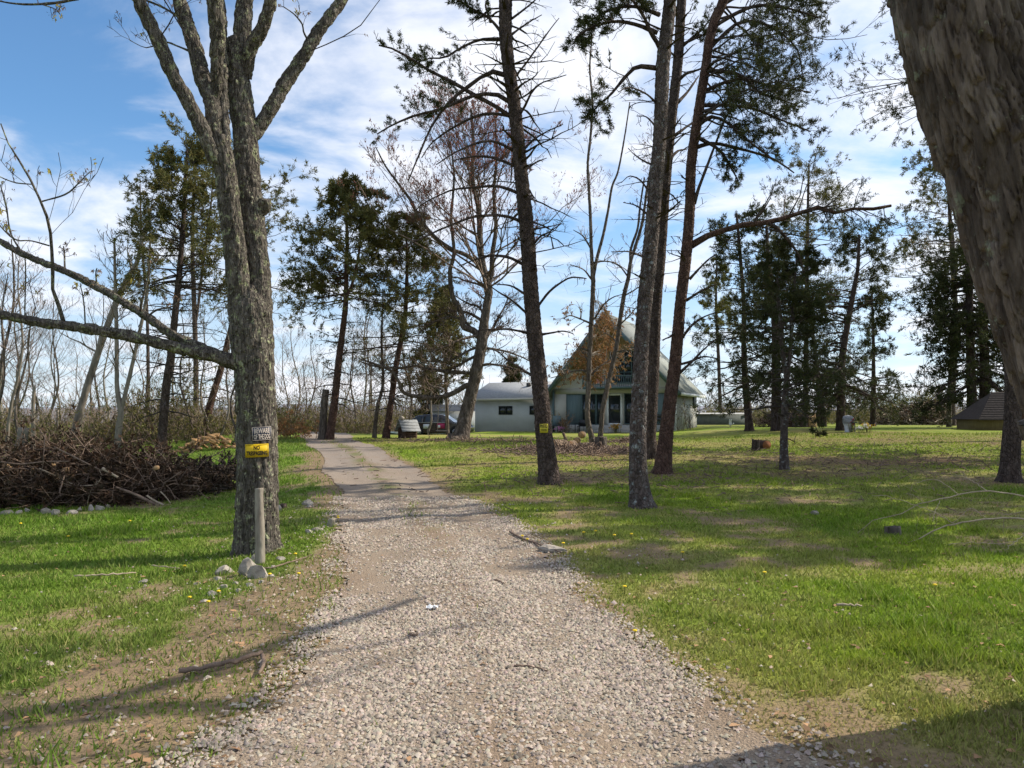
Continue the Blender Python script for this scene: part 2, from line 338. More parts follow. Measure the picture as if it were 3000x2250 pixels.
def pxline(poly, Y, dY=0., bend=1.):
    """photo polyline (x, y, width) on a tree standing at distance Y; dY runs away from the camera towards its end"""
    n = len(poly); s = np.linspace(0, 1, n) ** bend
    pts = np.array([P(p[0], p[1], Y + dY * s[i]) for i, p in enumerate(poly)])
    w = np.array([p[2] if len(p) > 2 else np.nan for p in poly]); k = np.arange(n); g = ~np.isnan(w); w = np.interp(k, k[g], w[g])
    return pts, w / 2 / FPX * Y
def zl(z, ox, oy, sc, w0, w1):
    """polyline read in an enlarged view: origin ox, oy and enlargement sc"""
    n = len(z); return [(ox + a / sc, oy + b / sc, w0 + (w1 - w0) * i / (n - 1)) for i, (a, b) in enumerate(z)]

# ------------------------------------------------------------------ ground
def drive_half(y): return 1.2 + .12 * np.sin(y * .7) + .25 * sm(4.6, 3, y)
def cover(x, y):
    """what grows where: soil, dry grass, needle litter (0..1 each)"""
    x = np.asarray(x, float); y = np.asarray(y, float)
    n1 = fbm(x * .55, y * .55, 4, 21); n2 = fbm(x * 2.3, y * 2.3, 3, 31); n3 = fbm(x * .17, y * .17, 3, 41)
    xl = np.interp(y, [0, 3, 4.65, 5.7, 7.6, 9, 11, 15, 25], [-3.7, -3.5, -3.1, -2.75, -2.6, -2.35, -2.65, -3.9, -7.0])
    e = (n2 - .5) * .9 + (n1 - .5) * .8
    soil = sm(-.25, .25, x - xl + e) * sm(.3, -.2, x - (xd(y) + drive_half(y) + .18) + e * .6) * sm(34, 24, y)
    soil = np.maximum(soil * .93, .9 * np.exp(-((x - 2.9) / .7) ** 2 - ((y - 3.95) / .35) ** 2) * (n2 > .3))
    soil = np.maximum(soil, .85 * sm(.60, .70, n2 * .6 + n1 * .5) * sm(30, 16, y))
    soil = np.maximum(soil, .75 * np.exp(-((x - 5.3) / 2.2) ** 2 - ((y - 8.2) / .35) ** 2))
    lit = 0
    for (cx, cy, sx, sy, a) in ((.9, 17.6, 1.3, 1.2, .8), (2.3, 24, 2.6, 2.6, 1.), (-2.3, 34.5, 3, 1.6, .9), (3.9, 18.8, 1.9, 1.7, .75), (7.5, 19, 2.3, 1.6, .7), (11, 23, 6, 3.2, .85), (11, 17.0, 3.0, 1.3, .7), (16, 32, 8, 8, .7), (2.6, 12.6, 1.6, .8, .35), (-1.4, 22, 1.5, 1.2, .5), (5.8, 31, 1.0, .9, .7)):
        lit = np.maximum(lit, a * np.exp(-((x - cx) / sx) ** 2 - ((y - cy) / sy) ** 2))
    lit = np.clip(lit * (.35 + 1.25 * n1), 0, 1)
    side = sm(-1.5, 1.5, x - xd(y)); dry = np.clip((n1 * .75 + n3 * .5 + .35 * (n2 - .5) - .46) * 2.2, 0, 1) * (.35 + .65 * side)
    return soil, dry, lit
C_LUSH, C_YEL, C_DRY, C_SOIL, C_LIT = [np.array(c) for c in ((.075, .165, .013), (.195, .255, .022), (.30, .25, .10), (.225, .155, .10), (.18, .11, .065))]
def mix(a, b, t): return a + (b - a) * t[..., None]
def ground_col(x, y):
    soil, dry, lit = cover(x, y); n = fbm(x * 1.1, y * 1.1, 3, 77)
    c = mix(np.broadcast_to(C_LUSH, x.shape + (3,)), C_YEL, np.clip(.25 + 1.0 * n, 0, 1) * (.4 + .6 * sm(-2, 1, x - xd(y)))); c = mix(c, C_DRY, dry * .8); c = mix(c, C_LIT, lit); c = mix(c, C_SOIL, soil)
    return c
gx = np.unique(np.concatenate([np.arange(-7, 7.01, .12), np.arange(-30, 30, .9), np.arange(-80, 80, 4), np.linspace(-400, 400, 41), np.linspace(-3000, 3000, 41)]))
gy = np.unique(np.concatenate([np.arange(2.5, 12, .12), np.arange(12, 26, .3), np.arange(26, 62, .8), np.arange(62, 130, 3), np.arange(-40, 2.5, 1.5), np.linspace(130, 500, 30), np.linspace(500, 4000, 20)]))
GX, GY = np.meshgrid(gx, gy); GZ = hgt(GX, GY)
def zg(x, y):
    """height of the ground sheet itself (between its grid points)"""
    x = np.asarray(x, float); y = np.asarray(y, float)
    i = np.clip(np.searchsorted(gx, x) - 1, 0, len(gx) - 2); j = np.clip(np.searchsorted(gy, y) - 1, 0, len(gy) - 2)
    fx = (x - gx[i]) / (gx[i + 1] - gx[i]); fy = (y - gy[j]) / (gy[j + 1] - gy[j])
    return (GZ[j, i] * (1 - fx) + GZ[j, i + 1] * fx) * (1 - fy) + (GZ[j + 1, i] * (1 - fx) + GZ[j + 1, i + 1] * fx) * fy
mb = MB(); nx_, ny_ = len(gx), len(gy)
b = (np.arange(ny_ - 1) * nx_)[:, None] + np.arange(nx_ - 1)
mb.add(np.stack([GX, GY, GZ], -1).reshape(-1, 3), quads=np.stack([b, b + 1, b + 1 + nx_, b + nx_], -1).reshape(-1, 4), col=ground_col(GX, GY).reshape(-1, 3))
MAT['ground'] = M('ground', ramp((.62, .62, .62), (1, 1, 1), (1.25, 1.2, 1.15)), 22, 1, .7, 45, attr=True, spec=.1, dist=.03, detail=8)
tag(obj('ground', mb, MAT['ground'], smooth=True, color=True), kind='structure')

# the gravel drive, a ragged-edged sheet on the ground
def drive():
    ys = np.concatenate([np.arange(1.5, 10, .06), np.arange(10, 20, .12), np.arange(20, 50, .3)]); us = np.linspace(-1.2, 1.2, 90)
    Yg, Ug = np.meshgrid(ys, us, indexing='ij'); Xg = xd(Yg) + Ug * drive_half(Yg)
    keep = np.abs(Ug) + .22 * (fbm(Xg * 7.3 + Yg * 2.1, Yg * 6.7 - Xg * 1.9, 4, 51) - .5) + .16 * (fbm(Xg * .9 + Yg, Yg * 1.1 - Xg, 3, 52) - .5) < 1.0
    Z = zg(Xg, Yg) + .012
    n2 = fbm(Xg * 1.3 + Yg * .5, Yg * 1.1 - Xg * .6, 4, 61); lane = np.abs(Ug)
    strip = np.exp(-(Ug / .22) ** 2); dirt = np.clip(.75 * strip + 1.6 * (n2 - .58) + .5 * sm(.7, 1.05, lane), 0, 1)
    far = sm(13, 24, Yg); c = mix(mix(np.broadcast_to(np.array([.29, .23, .175]), Xg.shape + (3,)), np.array([.27, .225, .19]), far), np.array([.225, .16, .11]), dirt * .9)
    grn = strip * sm(10, 13, Yg) * sm(.45, .65, fbm(Xg * 2, Yg * 2, 3, 71)); c = mix(c, np.array([.12, .14, .04]), grn * .7)
    a, bb = Yg.shape; i = (np.arange(a - 1) * bb)[:, None] + np.arange(bb - 1)
    q = np.stack([i, i + 1, i + 1 + bb, i + bb], -1); ok = keep[:-1, :-1] & keep[1:, 1:] & keep[:-1, 1:] & keep[1:, :-1]
    m = MB(); m.add(np.stack([Xg, Yg, Z], -1).reshape(-1, 3), quads=q[ok], col=c.reshape(-1, 3))
    mat = M('gravel_bed', ramp((.6, .6, .6), (1.0, .98, .95), (1.3, 1.3, 1.3)), 60, 1, 1., 70, attr=True, spec=.15, dist=.02, detail=4)
    tag(obj('driveway', m, mat, color=True, smooth=True), kind='structure')
drive()
def pebbles(n=105000):
    d = np.exp(RNG.uniform(np.log(2.9), np.log(15), n)); u = RNG.uniform(-1.25, 1.25, n)
    x = xd(d) + u * drive_half(d); y = d
    out = RNG.random(n) < .05; x = np.where(out, xd(d) + RNG.normal(size=n) * 1.5 - .5, x)
    dens = .25 + 1.3 * sm(.3, .65, fbm(x * 1.6 + y, y * 1.1 - x, 4, 64)); dens = dens * (1 - .75 * sm(.5, .68, fbm(x * 1.3 + y * .5, y * 1.1 - x * .6, 4, 61))) * (1 - .6 * np.exp(-(u / .2) ** 2)) * (1 - .45 * np.exp(-((np.abs(u) - .62) / .16) ** 2) * sm(4, 7, y)) * sm(1.25, .95, np.abs(u))
    k = (RNG.random(n) < dens) | (out & (RNG.random(n) < .35)); x, y = x[k], y[k]; n = len(x)
    r = RNG.uniform(.004, .011, n) * (1 + .05 * y) * (1 + .5 * (RNG.random(n) < .1)); z = zg(x, y) + .012 + r * .15
    base = np.array([[1, 0, 0], [0, 1, 0], [-1, 0, 0], [0, -1, 0], [.15, .1, .9], [0, 0, -.3]], float)
    v = base[None] * RNG.uniform(.7, 1.3, (n, 6, 1)) + RNG.normal(size=(n, 6, 3)) * .16; a = RNG.uniform(0, 6.28, n)
    ca, sa = np.cos(a)[:, None], np.sin(a)[:, None]; v = np.stack([v[..., 0] * ca * 1.25 - v[..., 1] * sa, v[..., 0] * sa * 1.25 + v[..., 1] * ca, v[..., 2]], -1) * r[:, None, None]
    v += np.stack([x, y, z], -1)[:, None]
    f = np.array([[0, 1, 4], [1, 2, 4], [2, 3, 4], [3, 0, 4]])
    t = (np.arange(n) * 6)[:, None, None] + f
    c = RNG.uniform(.55, 1.15, (n, 1)) * np.array([[.41, .34, .275]]) * RNG.uniform(.94, 1.06, (n, 3)); c[RNG.random(n) < .1] *= .5
    m = MB(); m.add(v.reshape(-1, 3), tris=t.reshape(-1, 3), col=np.repeat(c, 6, 0))
    tag(obj('gravel', m, M('gravel_stone', ramp((.8, .8, .8), (1.15, 1.15, 1.15)), 60, .95, .2, attr=True), color=True),
        'loose pale limestone gravel spread over the driveway', 'gravel', kind='stuff')
pebbles()
def grass(n=480000):
    d = np.exp(RNG.uniform(np.log(2.9), np.log(36), n)); x = RNG.uniform(-.76, .76, n) * (d + .4); y = d
    soil, dry, lit = cover(x, y); lane = np.abs(x - xd(y)) / drive_half(y)
    pr = np.clip(1.1 - 1.0 * soil, .05, 1) * (1 - .6 * lit) * np.where(lane < 1.0, .02 + .22 * np.exp(-((x - xd(y)) / .25) ** 2) * (y > 10), 1)
    pr = pr * np.clip(.35 + 1.2 * fbm(x * 3, y * 3, 2, 91), 0, 1)
    k = RNG.random(n) < pr; x, y, soil, dry, lit = x[k], y[k], soil[k], dry[k], lit[k]; n = len(x)
    tall = 1 + 1.1 * (fbm(x * 2.2, y * 2.2, 3, 95) > .6) * (1 - dry)
    h = RNG.uniform(.02, .055, n) * tall * (1 - .45 * dry) * (1 - .4 * lit) * (1 + .012 * y); w = .0035 * (1 + y * .16) * RNG.uniform(.7, 1.4, n)
    a = RNG.uniform(0, 6.28, n); lean = h * RNG.uniform(.1, 1.1, n); b = RNG.uniform(0, 6.28, n); z = zg(x, y) - .003
    s = np.stack([np.cos(a) * w, np.sin(a) * w, np.zeros(n)], -1); p = np.stack([x, y, z], -1)
    tip = p + np.stack([np.cos(b) * lean, np.sin(b) * lean, h], -1)
    v = np.stack([p - s, p + s, tip], 1).reshape(-1, 3)
    nn = np.clip(fbm(x * 1.1, y * 1.1, 3, 77) * 1. + .25, 0, 1) * (.4 + .55 * sm(-2, 1, x - xd(y)))
    c = mix(np.broadcast_to(C_LUSH * 1.15, (n, 3)), C_YEL * 1.15, nn); c = mix(c, C_DRY * 1.15, np.clip(dry * .8 + .45 * (RNG.random(n) < .16 + .3 * lit), 0, 1)); c = c * RNG.uniform(.65, 1.35, (n, 1))
    m = MB(); m.add(v, tris=np.arange(n * 3).reshape(-1, 3), col=np.repeat(c, 3, 0))
    mat = M('grass_blade', ramp((.9, .9, .9), (1.1, 1.1, 1.1)), 2, .75, 0, attr=True, trans=.35, spec=.3)
    tag(obj('grass', m, mat, color=True), 'short spring lawn grass on both sides of the driveway', 'grass', kind='stuff')
grass()
# ------------------------------------------------------------------ trees
class Tree:
    def __init__(s, name, label, cat, base, group=None, seed=1, Y=None):
        b = hit(*base) if Y is None else None
        if b is None: p = P(base[0], base[1], Y); b = np.array([p[0], Y, float(hgt(p[0], Y))])
        s.b = b; s.Y = b[1]; s.root = thing(name, b, label, cat, group); s.seed = seed; s.rng = np.random.default_rng(seed); s.tr = []; s.li = []
    def trunk(s, poly, bark, S=16, step=.08, cw=.06, ch=.14, amp=.012, flare=.5, dY=0., sink=True, name='trunk', tone=.3, groove=.22, furrow=0., smooth=True):
        Y0 = s.Y if sink else s.depth(poly[0])
        pts, r = pxline(poly, Y0, dY)
        if not sink: r[0] *= .6
        if sink: pts = np.concatenate([[[pts[0][0], pts[0][1], min(pts[0][2], s.b[2]) - .12]], pts]); r = np.concatenate([[r[0]], r])
        m = MB(); trunk(m, pts, r, S, step, cw, ch, amp, flare if sink else 0, s.seed + len(s.tr), tone=tone, groove=groove, furrow=furrow)
        o = obj(name, m, MAT[bark], s.root, smooth=smooth, color=True); o.select_set(False)
        s.tr.append(smooth_line(pts, r, 24)); return s.tr[-1]
    def limb(s, poly, bark, dY=0., S=7, keep=True, name='limb', K=12, knob=.12):
        pts, r = pxline(poly, s.depth(poly[0]), dY); p, rr = smooth_line(pts, r, K); m = MB()
        p = p + s.rng.normal(size=p.shape) * rr[:, None] * knob * np.linspace(0, 1, K)[:, None]
        rr = rr * s.rng.uniform(.88, 1.14, K)
        tubes(m, p, rr, S); obj(name, m, MAT[bark], s.root, smooth=True, color=True)
        if keep: s.li.append((p, rr))
        return p, rr
    def depth(s, p):
        """distance of the stem a branch leaves from"""
        A = np.concatenate([t[0] for t in s.tr] + [t[0] for t in s.li[-0:]]) if s.tr else np.array([[0, s.Y, 0]])
        d = (A - [0, 0, CAMZ]); f = d[:, 1] * CP + d[:, 2] * SP; u = CX + FPX * d[:, 0] / f; v = CY - FPX * (d[:, 2] * CP - d[:, 1] * SP) / f
        k = np.argmin((u - p[0]) ** 2 + (v - p[1]) ** 2); return A[k, 1]
    def limbs(s, L, bark, w0, w1, ox=0, oy=0, sc=1, dY=1.2, **k):
        for z in L: s.limb(zl(z, ox, oy, sc, w0, w1), bark, dY * s.rng.uniform(-1, 1), **k)
    def whorl(s, tr, t0, t1, n, l0, l1, e0, e1, droop=.1, K=7, az=None, rr=.28, wig=.1, rmin=.006):
        Pt, Rt = tr; g = s.rng; t = g.uniform(t0, t1, n); x = t * (len(Pt) - 1); k = np.clip(x.astype(int), 0, len(Pt) - 2); f = (x - k)[:, None]
        pos = Pt[k] * (1 - f) + Pt[k + 1] * f; f1 = (t - t0) / max(t1 - t0, 1e-6)
        a = g.uniform(0, 2 * np.pi, n) if az is None else np.radians(g.uniform(az[0], az[1], n))
        e = np.radians(e0 + (e1 - e0) * f1 + g.normal(size=n) * 8); l = (l0 + (l1 - l0) * f1) * g.uniform(.6, 1.15, n)
        D = np.stack([np.cos(a) * np.cos(e), np.sin(a) * np.cos(e), np.sin(e)], -1); q = np.linspace(0, 1, K)
        w = np.cumsum(g.normal(size=(n, K, 3)) * wig / K ** .5, 1); w -= w[:, :1]
        X = pos[:, None] + l[:, None, None] * (D[:, None] * q[:, None] + w * q[:, None]); X[..., 2] -= droop * l[:, None] * q ** 2
        r0 = np.minimum(np.interp(t, np.linspace(0, 1, len(Rt)), Rt) * rr, .03 + l * .012)
        return X, np.maximum(r0[:, None] * (1 - .82 * q), rmin)
    def hand(s, K=12):
        return np.array([p for p, r in s.li]), np.array([r for p, r in s.li])
    def twigs(s, sets, mat, S=3, name='twig_spray'):
        m = MB()
        for k, (Pn, Rn) in enumerate(sets): tubes(m, Pn, Rn * (1 if k == 0 else 1.3), S if k == 0 else 2)
        if m.n: obj(name, m, MAT[mat], s.root, kind='stuff')
    def crown(s, lst, mat, name='crown'):
        m = MB()
        for (pos, d, n, ln, w, kw) in lst: tufts(m, pos, d, n, ln, w, rng=s.rng, **kw)
        if m.n: obj(name, m, MAT[mat], s.root, color=True, kind='stuff')
def needles(T, LP, LR, m2=7, l2=(.22, .5), nt=5, n=8, ln=.1, w=.014, mat='needle_dark', t2=(.35, 1.), twig='twig_dark', t=(.25, 1), up=.12, m3=0, spread=.8, name='crown', rmin=.004):
    g = T.rng
    A, AR = spawn(LP, LR, m2, t2, (30, 65), l2, up, 0, 4, .15, .5, rmin, rng=g); sets = [(A, AR)]; src = A
    if m3: B, BR = spawn(A, AR, m3, (.25, 1), (30, 60), (.35, .7), up, 0, 3, .1, .6, rmin * .8, rng=g); sets.append((B, BR)); src = np.concatenate([A[:, [0, 2, 3]], B])
    T.twigs(sets, twig); pos, d = along(src, nt, t, g); T.crown([(pos, d, n, ln, w, dict(spread=spread))], mat, name)

# --- the many-stemmed grey tree that carries the two notices
LT = Tree('multi_stem_tree', 'grey lichen-spotted tree with many rising stems and two notices on it', 'tree', (752, 1614), seed=3)
kw = dict(bark='bark_grey', cw=.034, ch=.2, amp=.017, tone=.4, groove=.25, furrow=.7)
LT.trunk([(757, 1652, 152), (755, 1615, 132), (752, 1560, 119), (754, 1400, 110), (752, 1250, 108), (747, 1130, 106), (742, 1050, 112), (738, 980, 118), (731, 900, 112), (726, 840, 60)], S=88, step=.018, flare=.55, **kw)
st = dict(sink=False, name='stem', **kw)
LT.trunk([(728, 1060, 60), (712, 960, 64), (702, 860, 62), (692, 760, 58), (673, 620, 56), (657, 482, 52), (640, 400, 44)], S=56, step=.02, dY=-.25, **st)
LT.trunk([(752, 1060, 66), (761, 920, 64), (757, 800, 63), (747, 700, 62), (733, 580, 64), (723, 482, 67), (718, 385, 66), (704, 289, 65), (692, 165, 58), (690, 118, 48)], S=60, step=.02, dY=.35, **st)
LT.trunk([(650, 490, 36), (632, 470, 38), (607, 410, 36), (559, 313, 35), (506, 217, 34), (463, 120, 33), (424, 39, 32), (392, -40, 30), (350, -180, 25), (330, -330, 18)], S=32, step=.025, dY=-.6, **st)
LT.trunk([(650, 470, 44), (632, 386, 45), (622, 299, 44), (598, 241, 42), (574, 154, 38), (554, 87, 37), (525, 0, 36), (498, -120, 30), (480, -320, 20)], S=34, step=.025, dY=.3, **st)
LT.trunk([(634, 292, 30), (636, 193, 30), (637, 96, 36), (629, 0, 40), (622, -150, 32), (640, -350, 20)], S=32, step=.025, dY=-.5, **st)
LT.trunk([(668, 440, 22), (655, 300, 23), (652, 180, 24), (648, 48, 26), (640, -100, 22), (655, -300, 14)], S=20, step=.03, dY=.7, **st)
LT.trunk([(700, 180, 46), (709, 96, 45), (718, 0, 42), (728, -140, 34), (735, -330, 22)], S=32, step=.025, dY=.2, **st)
LT.trunk([(722, 230, 36), (733, 145, 35), (767, 87, 30), (795, 0, 27), (830, -120, 22), (850, -300, 14)], S=24, step=.03, dY=-.4, **st)
LT.trunk([(722, 410, 44), (740, 392, 42), (760, 371, 38), (799, 309, 36), (837, 241, 35), (886, 169, 34), (924, 106, 33), (963, 53, 31), (1000, 0, 29), (1080, -130, 24), (1130, -300, 15)], S=30, step=.025, dY=.5, **st)
LT.trunk([(765, 625, 40), (776, 600, 34), (779, 584, 26)], S=20, step=.02, dY=-.05, **st)
LT.trunk([(705, 1078, 44), (690, 1066, 36), (627, 1042, 33), (555, 1028, 28), (482, 1009, 26), (410, 992, 25), (313, 972, 23), (217, 958, 21), (121, 946, 19), (48, 931, 17), (-30, 915, 15), (-160, 870, 10)], S=22, step=.022, dY=-1.0, **dict(st, name='limb'))
LT.trunk([(640, 1046, 26), (627, 1033, 26), (530, 994, 22), (434, 931, 19), (352, 878, 18), (265, 830, 17), (193, 796, 16), (121, 767, 15), (48, 734, 14), (-30, 690, 12), (-150, 610, 8)], S=20, step=.022, dY=.9, **dict(st, name='limb'))
LT.limb([(188, 950, 12), (174, 902, 11), (154, 845, 10), (154, 772, 9), (149, 700, 8), (145, 660, 8), (130, 617, 7), (96, 540, 6), (63, 482, 5), (19, 410, 4), (2, 362, 3)], 'bark_grey', -.7)
for z in ([(124, 590, 5), (193, 569, 5), (227, 540, 4), (260, 506, 3), (276, 500, 2)], [(96, 540, 4), (45, 535, 4), (0, 518, 3), (-30, 500, 2)], [(145, 720, 5), (90, 705, 4), (40, 700, 4), (-20, 640, 3)],
          [(60, 735, 6), (30, 680, 5), (18, 600, 4), (0, 540, 3)], [(417, 922, 9), (412, 900, 8), (424, 850, 6), (436, 800, 4), (430, 760, 3)], [(430, 930, 7), (460, 908, 6), (500, 900, 5), (530, 880, 3)],
          [(283, 832, 5), (281, 800, 4), (284, 786, 3)], [(190, 794, 6), (188, 740, 5), (186, 722, 4)], [(555, 87, 9), (520, 48, 8), (470, 18, 7), (410, -6, 6)], [(566, 154, 8), (520, 135, 6), (480, 122, 5), (430, 140, 3), (380, 118, 2)],
          [(905, 125, 7), (890, 95, 6), (885, 70, 5), (860, 40, 4), (830, 20, 3)], [(72, 735, 4), (75, 800, 4), (72, 930, 4)], [(250, 960, 4), (246, 890, 4), (235, 830, 3)], [(230, -4, 9), (150, 10, 8), (60, 12, 6), (-20, 0, 4)], [(120, 12, 4), (160, 26, 3), (175, 40, 2)]):
    LT.limb(z, 'bark_grey', LT.rng.uniform(-.5, .5), S=5)
def lt_twigs():
    g = LT.rng; Pn = []; Rn = []
    for (p, r) in LT.tr[3:10] + LT.tr[11:] + [smooth_line(p, r, 24) for p, r in LT.li]: Pn.append(p); Rn.append(r)
    Pn, Rn = np.array(Pn), np.array(Rn)
    A, AR = spawn(Pn, Rn * .4, 5, (.35, 1), (35, 75), (.25, .6), .25, 0, 6, .22, .5, .0035, absl=False, rng=g)
    L = np.linalg.norm(A[:, -1] - A[:, 0], axis=1); A, AR = A[L < 1.6], np.minimum(AR[L < 1.6], .009)
    B, BR = spawn(A, AR, 4, (.3, 1), (30, 60), (.3, .6), .15, 0, 4, .2, .6, .0026, rng=g)
    LT.twigs([(A, AR), (B, BR)], 'twig_dark')
    pos, d = along(B, 1, (.8, 1), g); k = g.random(len(pos)) < .4; d = d[k] * .4 + np.array([0, 0, -.9])
    LT.crown([(pos[k], d, 4, .045, .014, dict(spread=.5))], 'leaf_curl', 'leaf_cluster')
    k2 = g.random(len(pos)) < .10; LT.crown([(pos[k2], np.zeros((k2.sum(), 3)) + [0, 0, -.7], 5, .06, .022, dict(spread=.6))], 'leaf_new', 'young_leaf_cluster')
lt_twigs()

# --- the big shaggy trunk leaning in from the right
BT = Tree('leaning_tree', 'massive leaning tree trunk with shaggy plated bark', 'tree', (3400, 1790), seed=5, Y=4.0)
BT.trunk([(3395, 1900, 520), (3360, 1700, 430), (3310, 1450, 392), (3225, 1190, 386)], 'bark_shag', S=60, step=.03, cw=.06, ch=.3, amp=.03, flare=.4, tone=.5)
BT.trunk([(3233, 1210, 500), (3205, 1139, 350), (3150, 1013, 345), (3095, 870, 343), (3040, 714, 340), (2995, 554, 343), (2938, 381, 350), (2880, 231, 343), (2820, 0, 350), (2798, -120, 345)], 'bark_shag', S=300, step=.009, cw=.034, ch=.24, amp=.022, sink=False, name='stem', tone=.7, groove=.16, furrow=.9, smooth=False)
BT.trunk([(2793, -100, 500), (2760, -250, 375), (2700, -560, 350), (2640, -850, 280), (2600, -1050, 200)], 'bark_shag', S=50, step=.04, cw=.06, ch=.3, amp=.03, sink=False, name='stem')
def world_limb(T, pts, r0, r1, bark, name='limb', S=10, K=16, keep=True):
    p, r = smooth_line(np.array(pts, float), np.linspace(r0, r1, len(pts)), K); m = MB(); tubes(m, p, r, S); obj(name, m, MAT[bark], T.root, smooth=True, color=True)
    if keep: T.li.append(smooth_line(p, r, 12))
world_limb(BT, [(2.0, 4.0, 4.9), (3.0, 5.4, 6.1), (4.4, 6.4, 6.8), (5.9, 7.2, 7.1), (6.6, 8.3, 7.2), (7.2, 9.4, 7.1)], .16, .045, 'bark_shag')
world_limb(BT, [(2.0, 4.0, 5.0), (3.2, 3.6, 6.6), (4.6, 3.3, 8.0), (6.2, 3.6, 9.4)], .17, .05, 'bark_shag')
world_limb(BT, [(2.0, 4.0, 5.0), (1.6, 3.2, 7.0), (1.4, 2.3, 9.0), (1.6, 1.2, 11)], .15, .04, 'bark_shag')
world_limb(BT, [(3.0, 5.4, 6.1), (5.0, 6.6, 7.3), (6.5, 7.2, 8.0), (8.2, 7.4, 8.4)], .11, .06, 'bark_shag')
world_limb(BT, [(4.0, 3.5, 7.5), (5.2, 4.6, 8.4), (6.8, 5.4, 9.2)], .09, .03, 'bark_shag')
world_limb(BT, [(4.4, 3.3, 7.8), (5.8, 2.6, 8.2), (7.6, 2.4, 8.4)], .08, .03, 'bark_shag')
bP, bR = BT.hand(); bA, bAR = spawn(bP, bR, 9, (.3, 1), (30, 65), (.3, .55), .2, 0, 6, .15, .5, .006, rng=BT.rng); bB, bBR = spawn(bA, bAR, 5, (.3, 1), (30, 60), (.3, .6), .15, 0, 4, .15, .6, .004, rng=BT.rng)
def above(A, AR):   # keep what grows above and beside the view
    y = np.maximum(A[..., 1], .1); k = ((A[..., 2] - CAMZ) / y > .60).all(1) | (A[..., 1] < 1).all(1) | (np.abs(A[..., 0]) / y > .70).all(1); return A[k], AR[k]
BT.twigs([above(bA, bAR), above(bB, bBR)], 'twig_dark')

# --- the pine with the yellow posted notice
PB = Tree('pine_tree', 'tall dark pine with a yellow posted notice on its trunk', 'tree', (1610, 1417), seed=8)
pbt = PB.trunk([(1610, 1420, 72), (1608, 1395, 60), (1601, 1330, 51), (1594, 1271, 47), (1586, 1175, 45), (1576, 1079, 45), (1566, 982, 43), (1558, 886, 42), (1551, 796, 41), (1544, 675, 40), (1534, 579, 39), (1524, 482, 37), (1515, 386, 36), (1504, 289, 35), (1490, 193, 34), (1481, 96, 35), (1481, 0, 36), (1478, -150, 30), (1480, -400, 22), (1476, -650, 10)], 'bark_pine', S=36, step=.035, cw=.06, ch=.1, amp=.016, flare=.35)
Z3 = dict(ox=1100, oy=0, sc=2.074); Z2 = dict(ox=1400, oy=500, sc=2.074)
PB.limbs([[(800, 460), (720, 435), (640, 470), (560, 530), (480, 590), (400, 680), (330, 790), (270, 930), (200, 1100)],
          [(815, 620), (740, 575), (680, 570), (600, 580), (500, 620), (380, 670), (250, 700), (120, 750), (10, 815)],
          [(815, 705), (720, 640), (620, 590), (540, 540), (430, 480), (330, 430), (220, 360), (150, 320), (80, 285), (20, 275)]], 'bark_pine', 15, 4, **Z3)
PB.limbs([[(820, 705), (700, 690), (600, 710), (500, 760), (400, 820), (330, 880), (280, 960)], [(840, 915), (740, 865), (660, 860), (560, 890), (460, 940), (370, 1000)],
          [(850, 1010), (720, 960), (620, 950), (540, 960), (470, 975)], [(870, 1175), (780, 1140), (700, 1130), (600, 1140), (480, 1150), (380, 1190), (300, 1230), (240, 1280)],
          [(885, 1345), (780, 1310), (680, 1310), (580, 1320), (480, 1360), (380, 1400), (280, 1450), (150, 1510), (120, 1550)], [(905, 1610), (800, 1560), (700, 1555), (600, 1580), (500, 1620)],
          [(780, 220), (720, 140), (660, 90), (600, 60), (540, 20), (480, -10)], [(770, 235), (640, 240), (520, 290), (420, 350), (300, 360), (180, 440)], [(700, 130), (670, 40), (680, -10)]], 'bark_pine', 10, 3, **Z3)
PB.limbs([[(820, 215), (880, 170), (940, 130), (1010, 90)], [(845, 470), (910, 390), (960, 320), (1010, 250), (1060, 180), (1115, 110)], [(870, 710), (910, 640), (950, 560), (1000, 510), (1080, 480), (1160, 455)],
          [(895, 915), (960, 850), (1040, 800), (1140, 755)], [(910, 1035), (970, 990), (1040, 960)], [(930, 1410), (980, 1390), (1040, 1380), (1130, 1360)], [(820, 120), (900, 60), (960, 10), (1000, -30)]], 'bark_pine', 8, 2.5, **Z3)
PB.limbs([[(245, 305), (170, 275), (90, 275), (0, 270), (-60, 290)], [(275, 565), (200, 535), (120, 520), (0, 515)], [(285, 750), (200, 700), (100, 690)], [(300, 870), (210, 790), (130, 740), (60, 690)], [(320, 990), (230, 970), (130, 960), (0, 970)],
          [(335, 1250), (260, 1200), (180, 1150), (120, 1100), (60, 1080)], [(372, 815), (430, 740), (490, 690), (560, 650), (620, 650), (660, 655)], [(390, 995), (450, 985), (520, 975), (580, 990)], [(330, 460), (380, 400), (430, 375), (510, 320)]], 'bark_pine', 8, 2.5, **Z2)
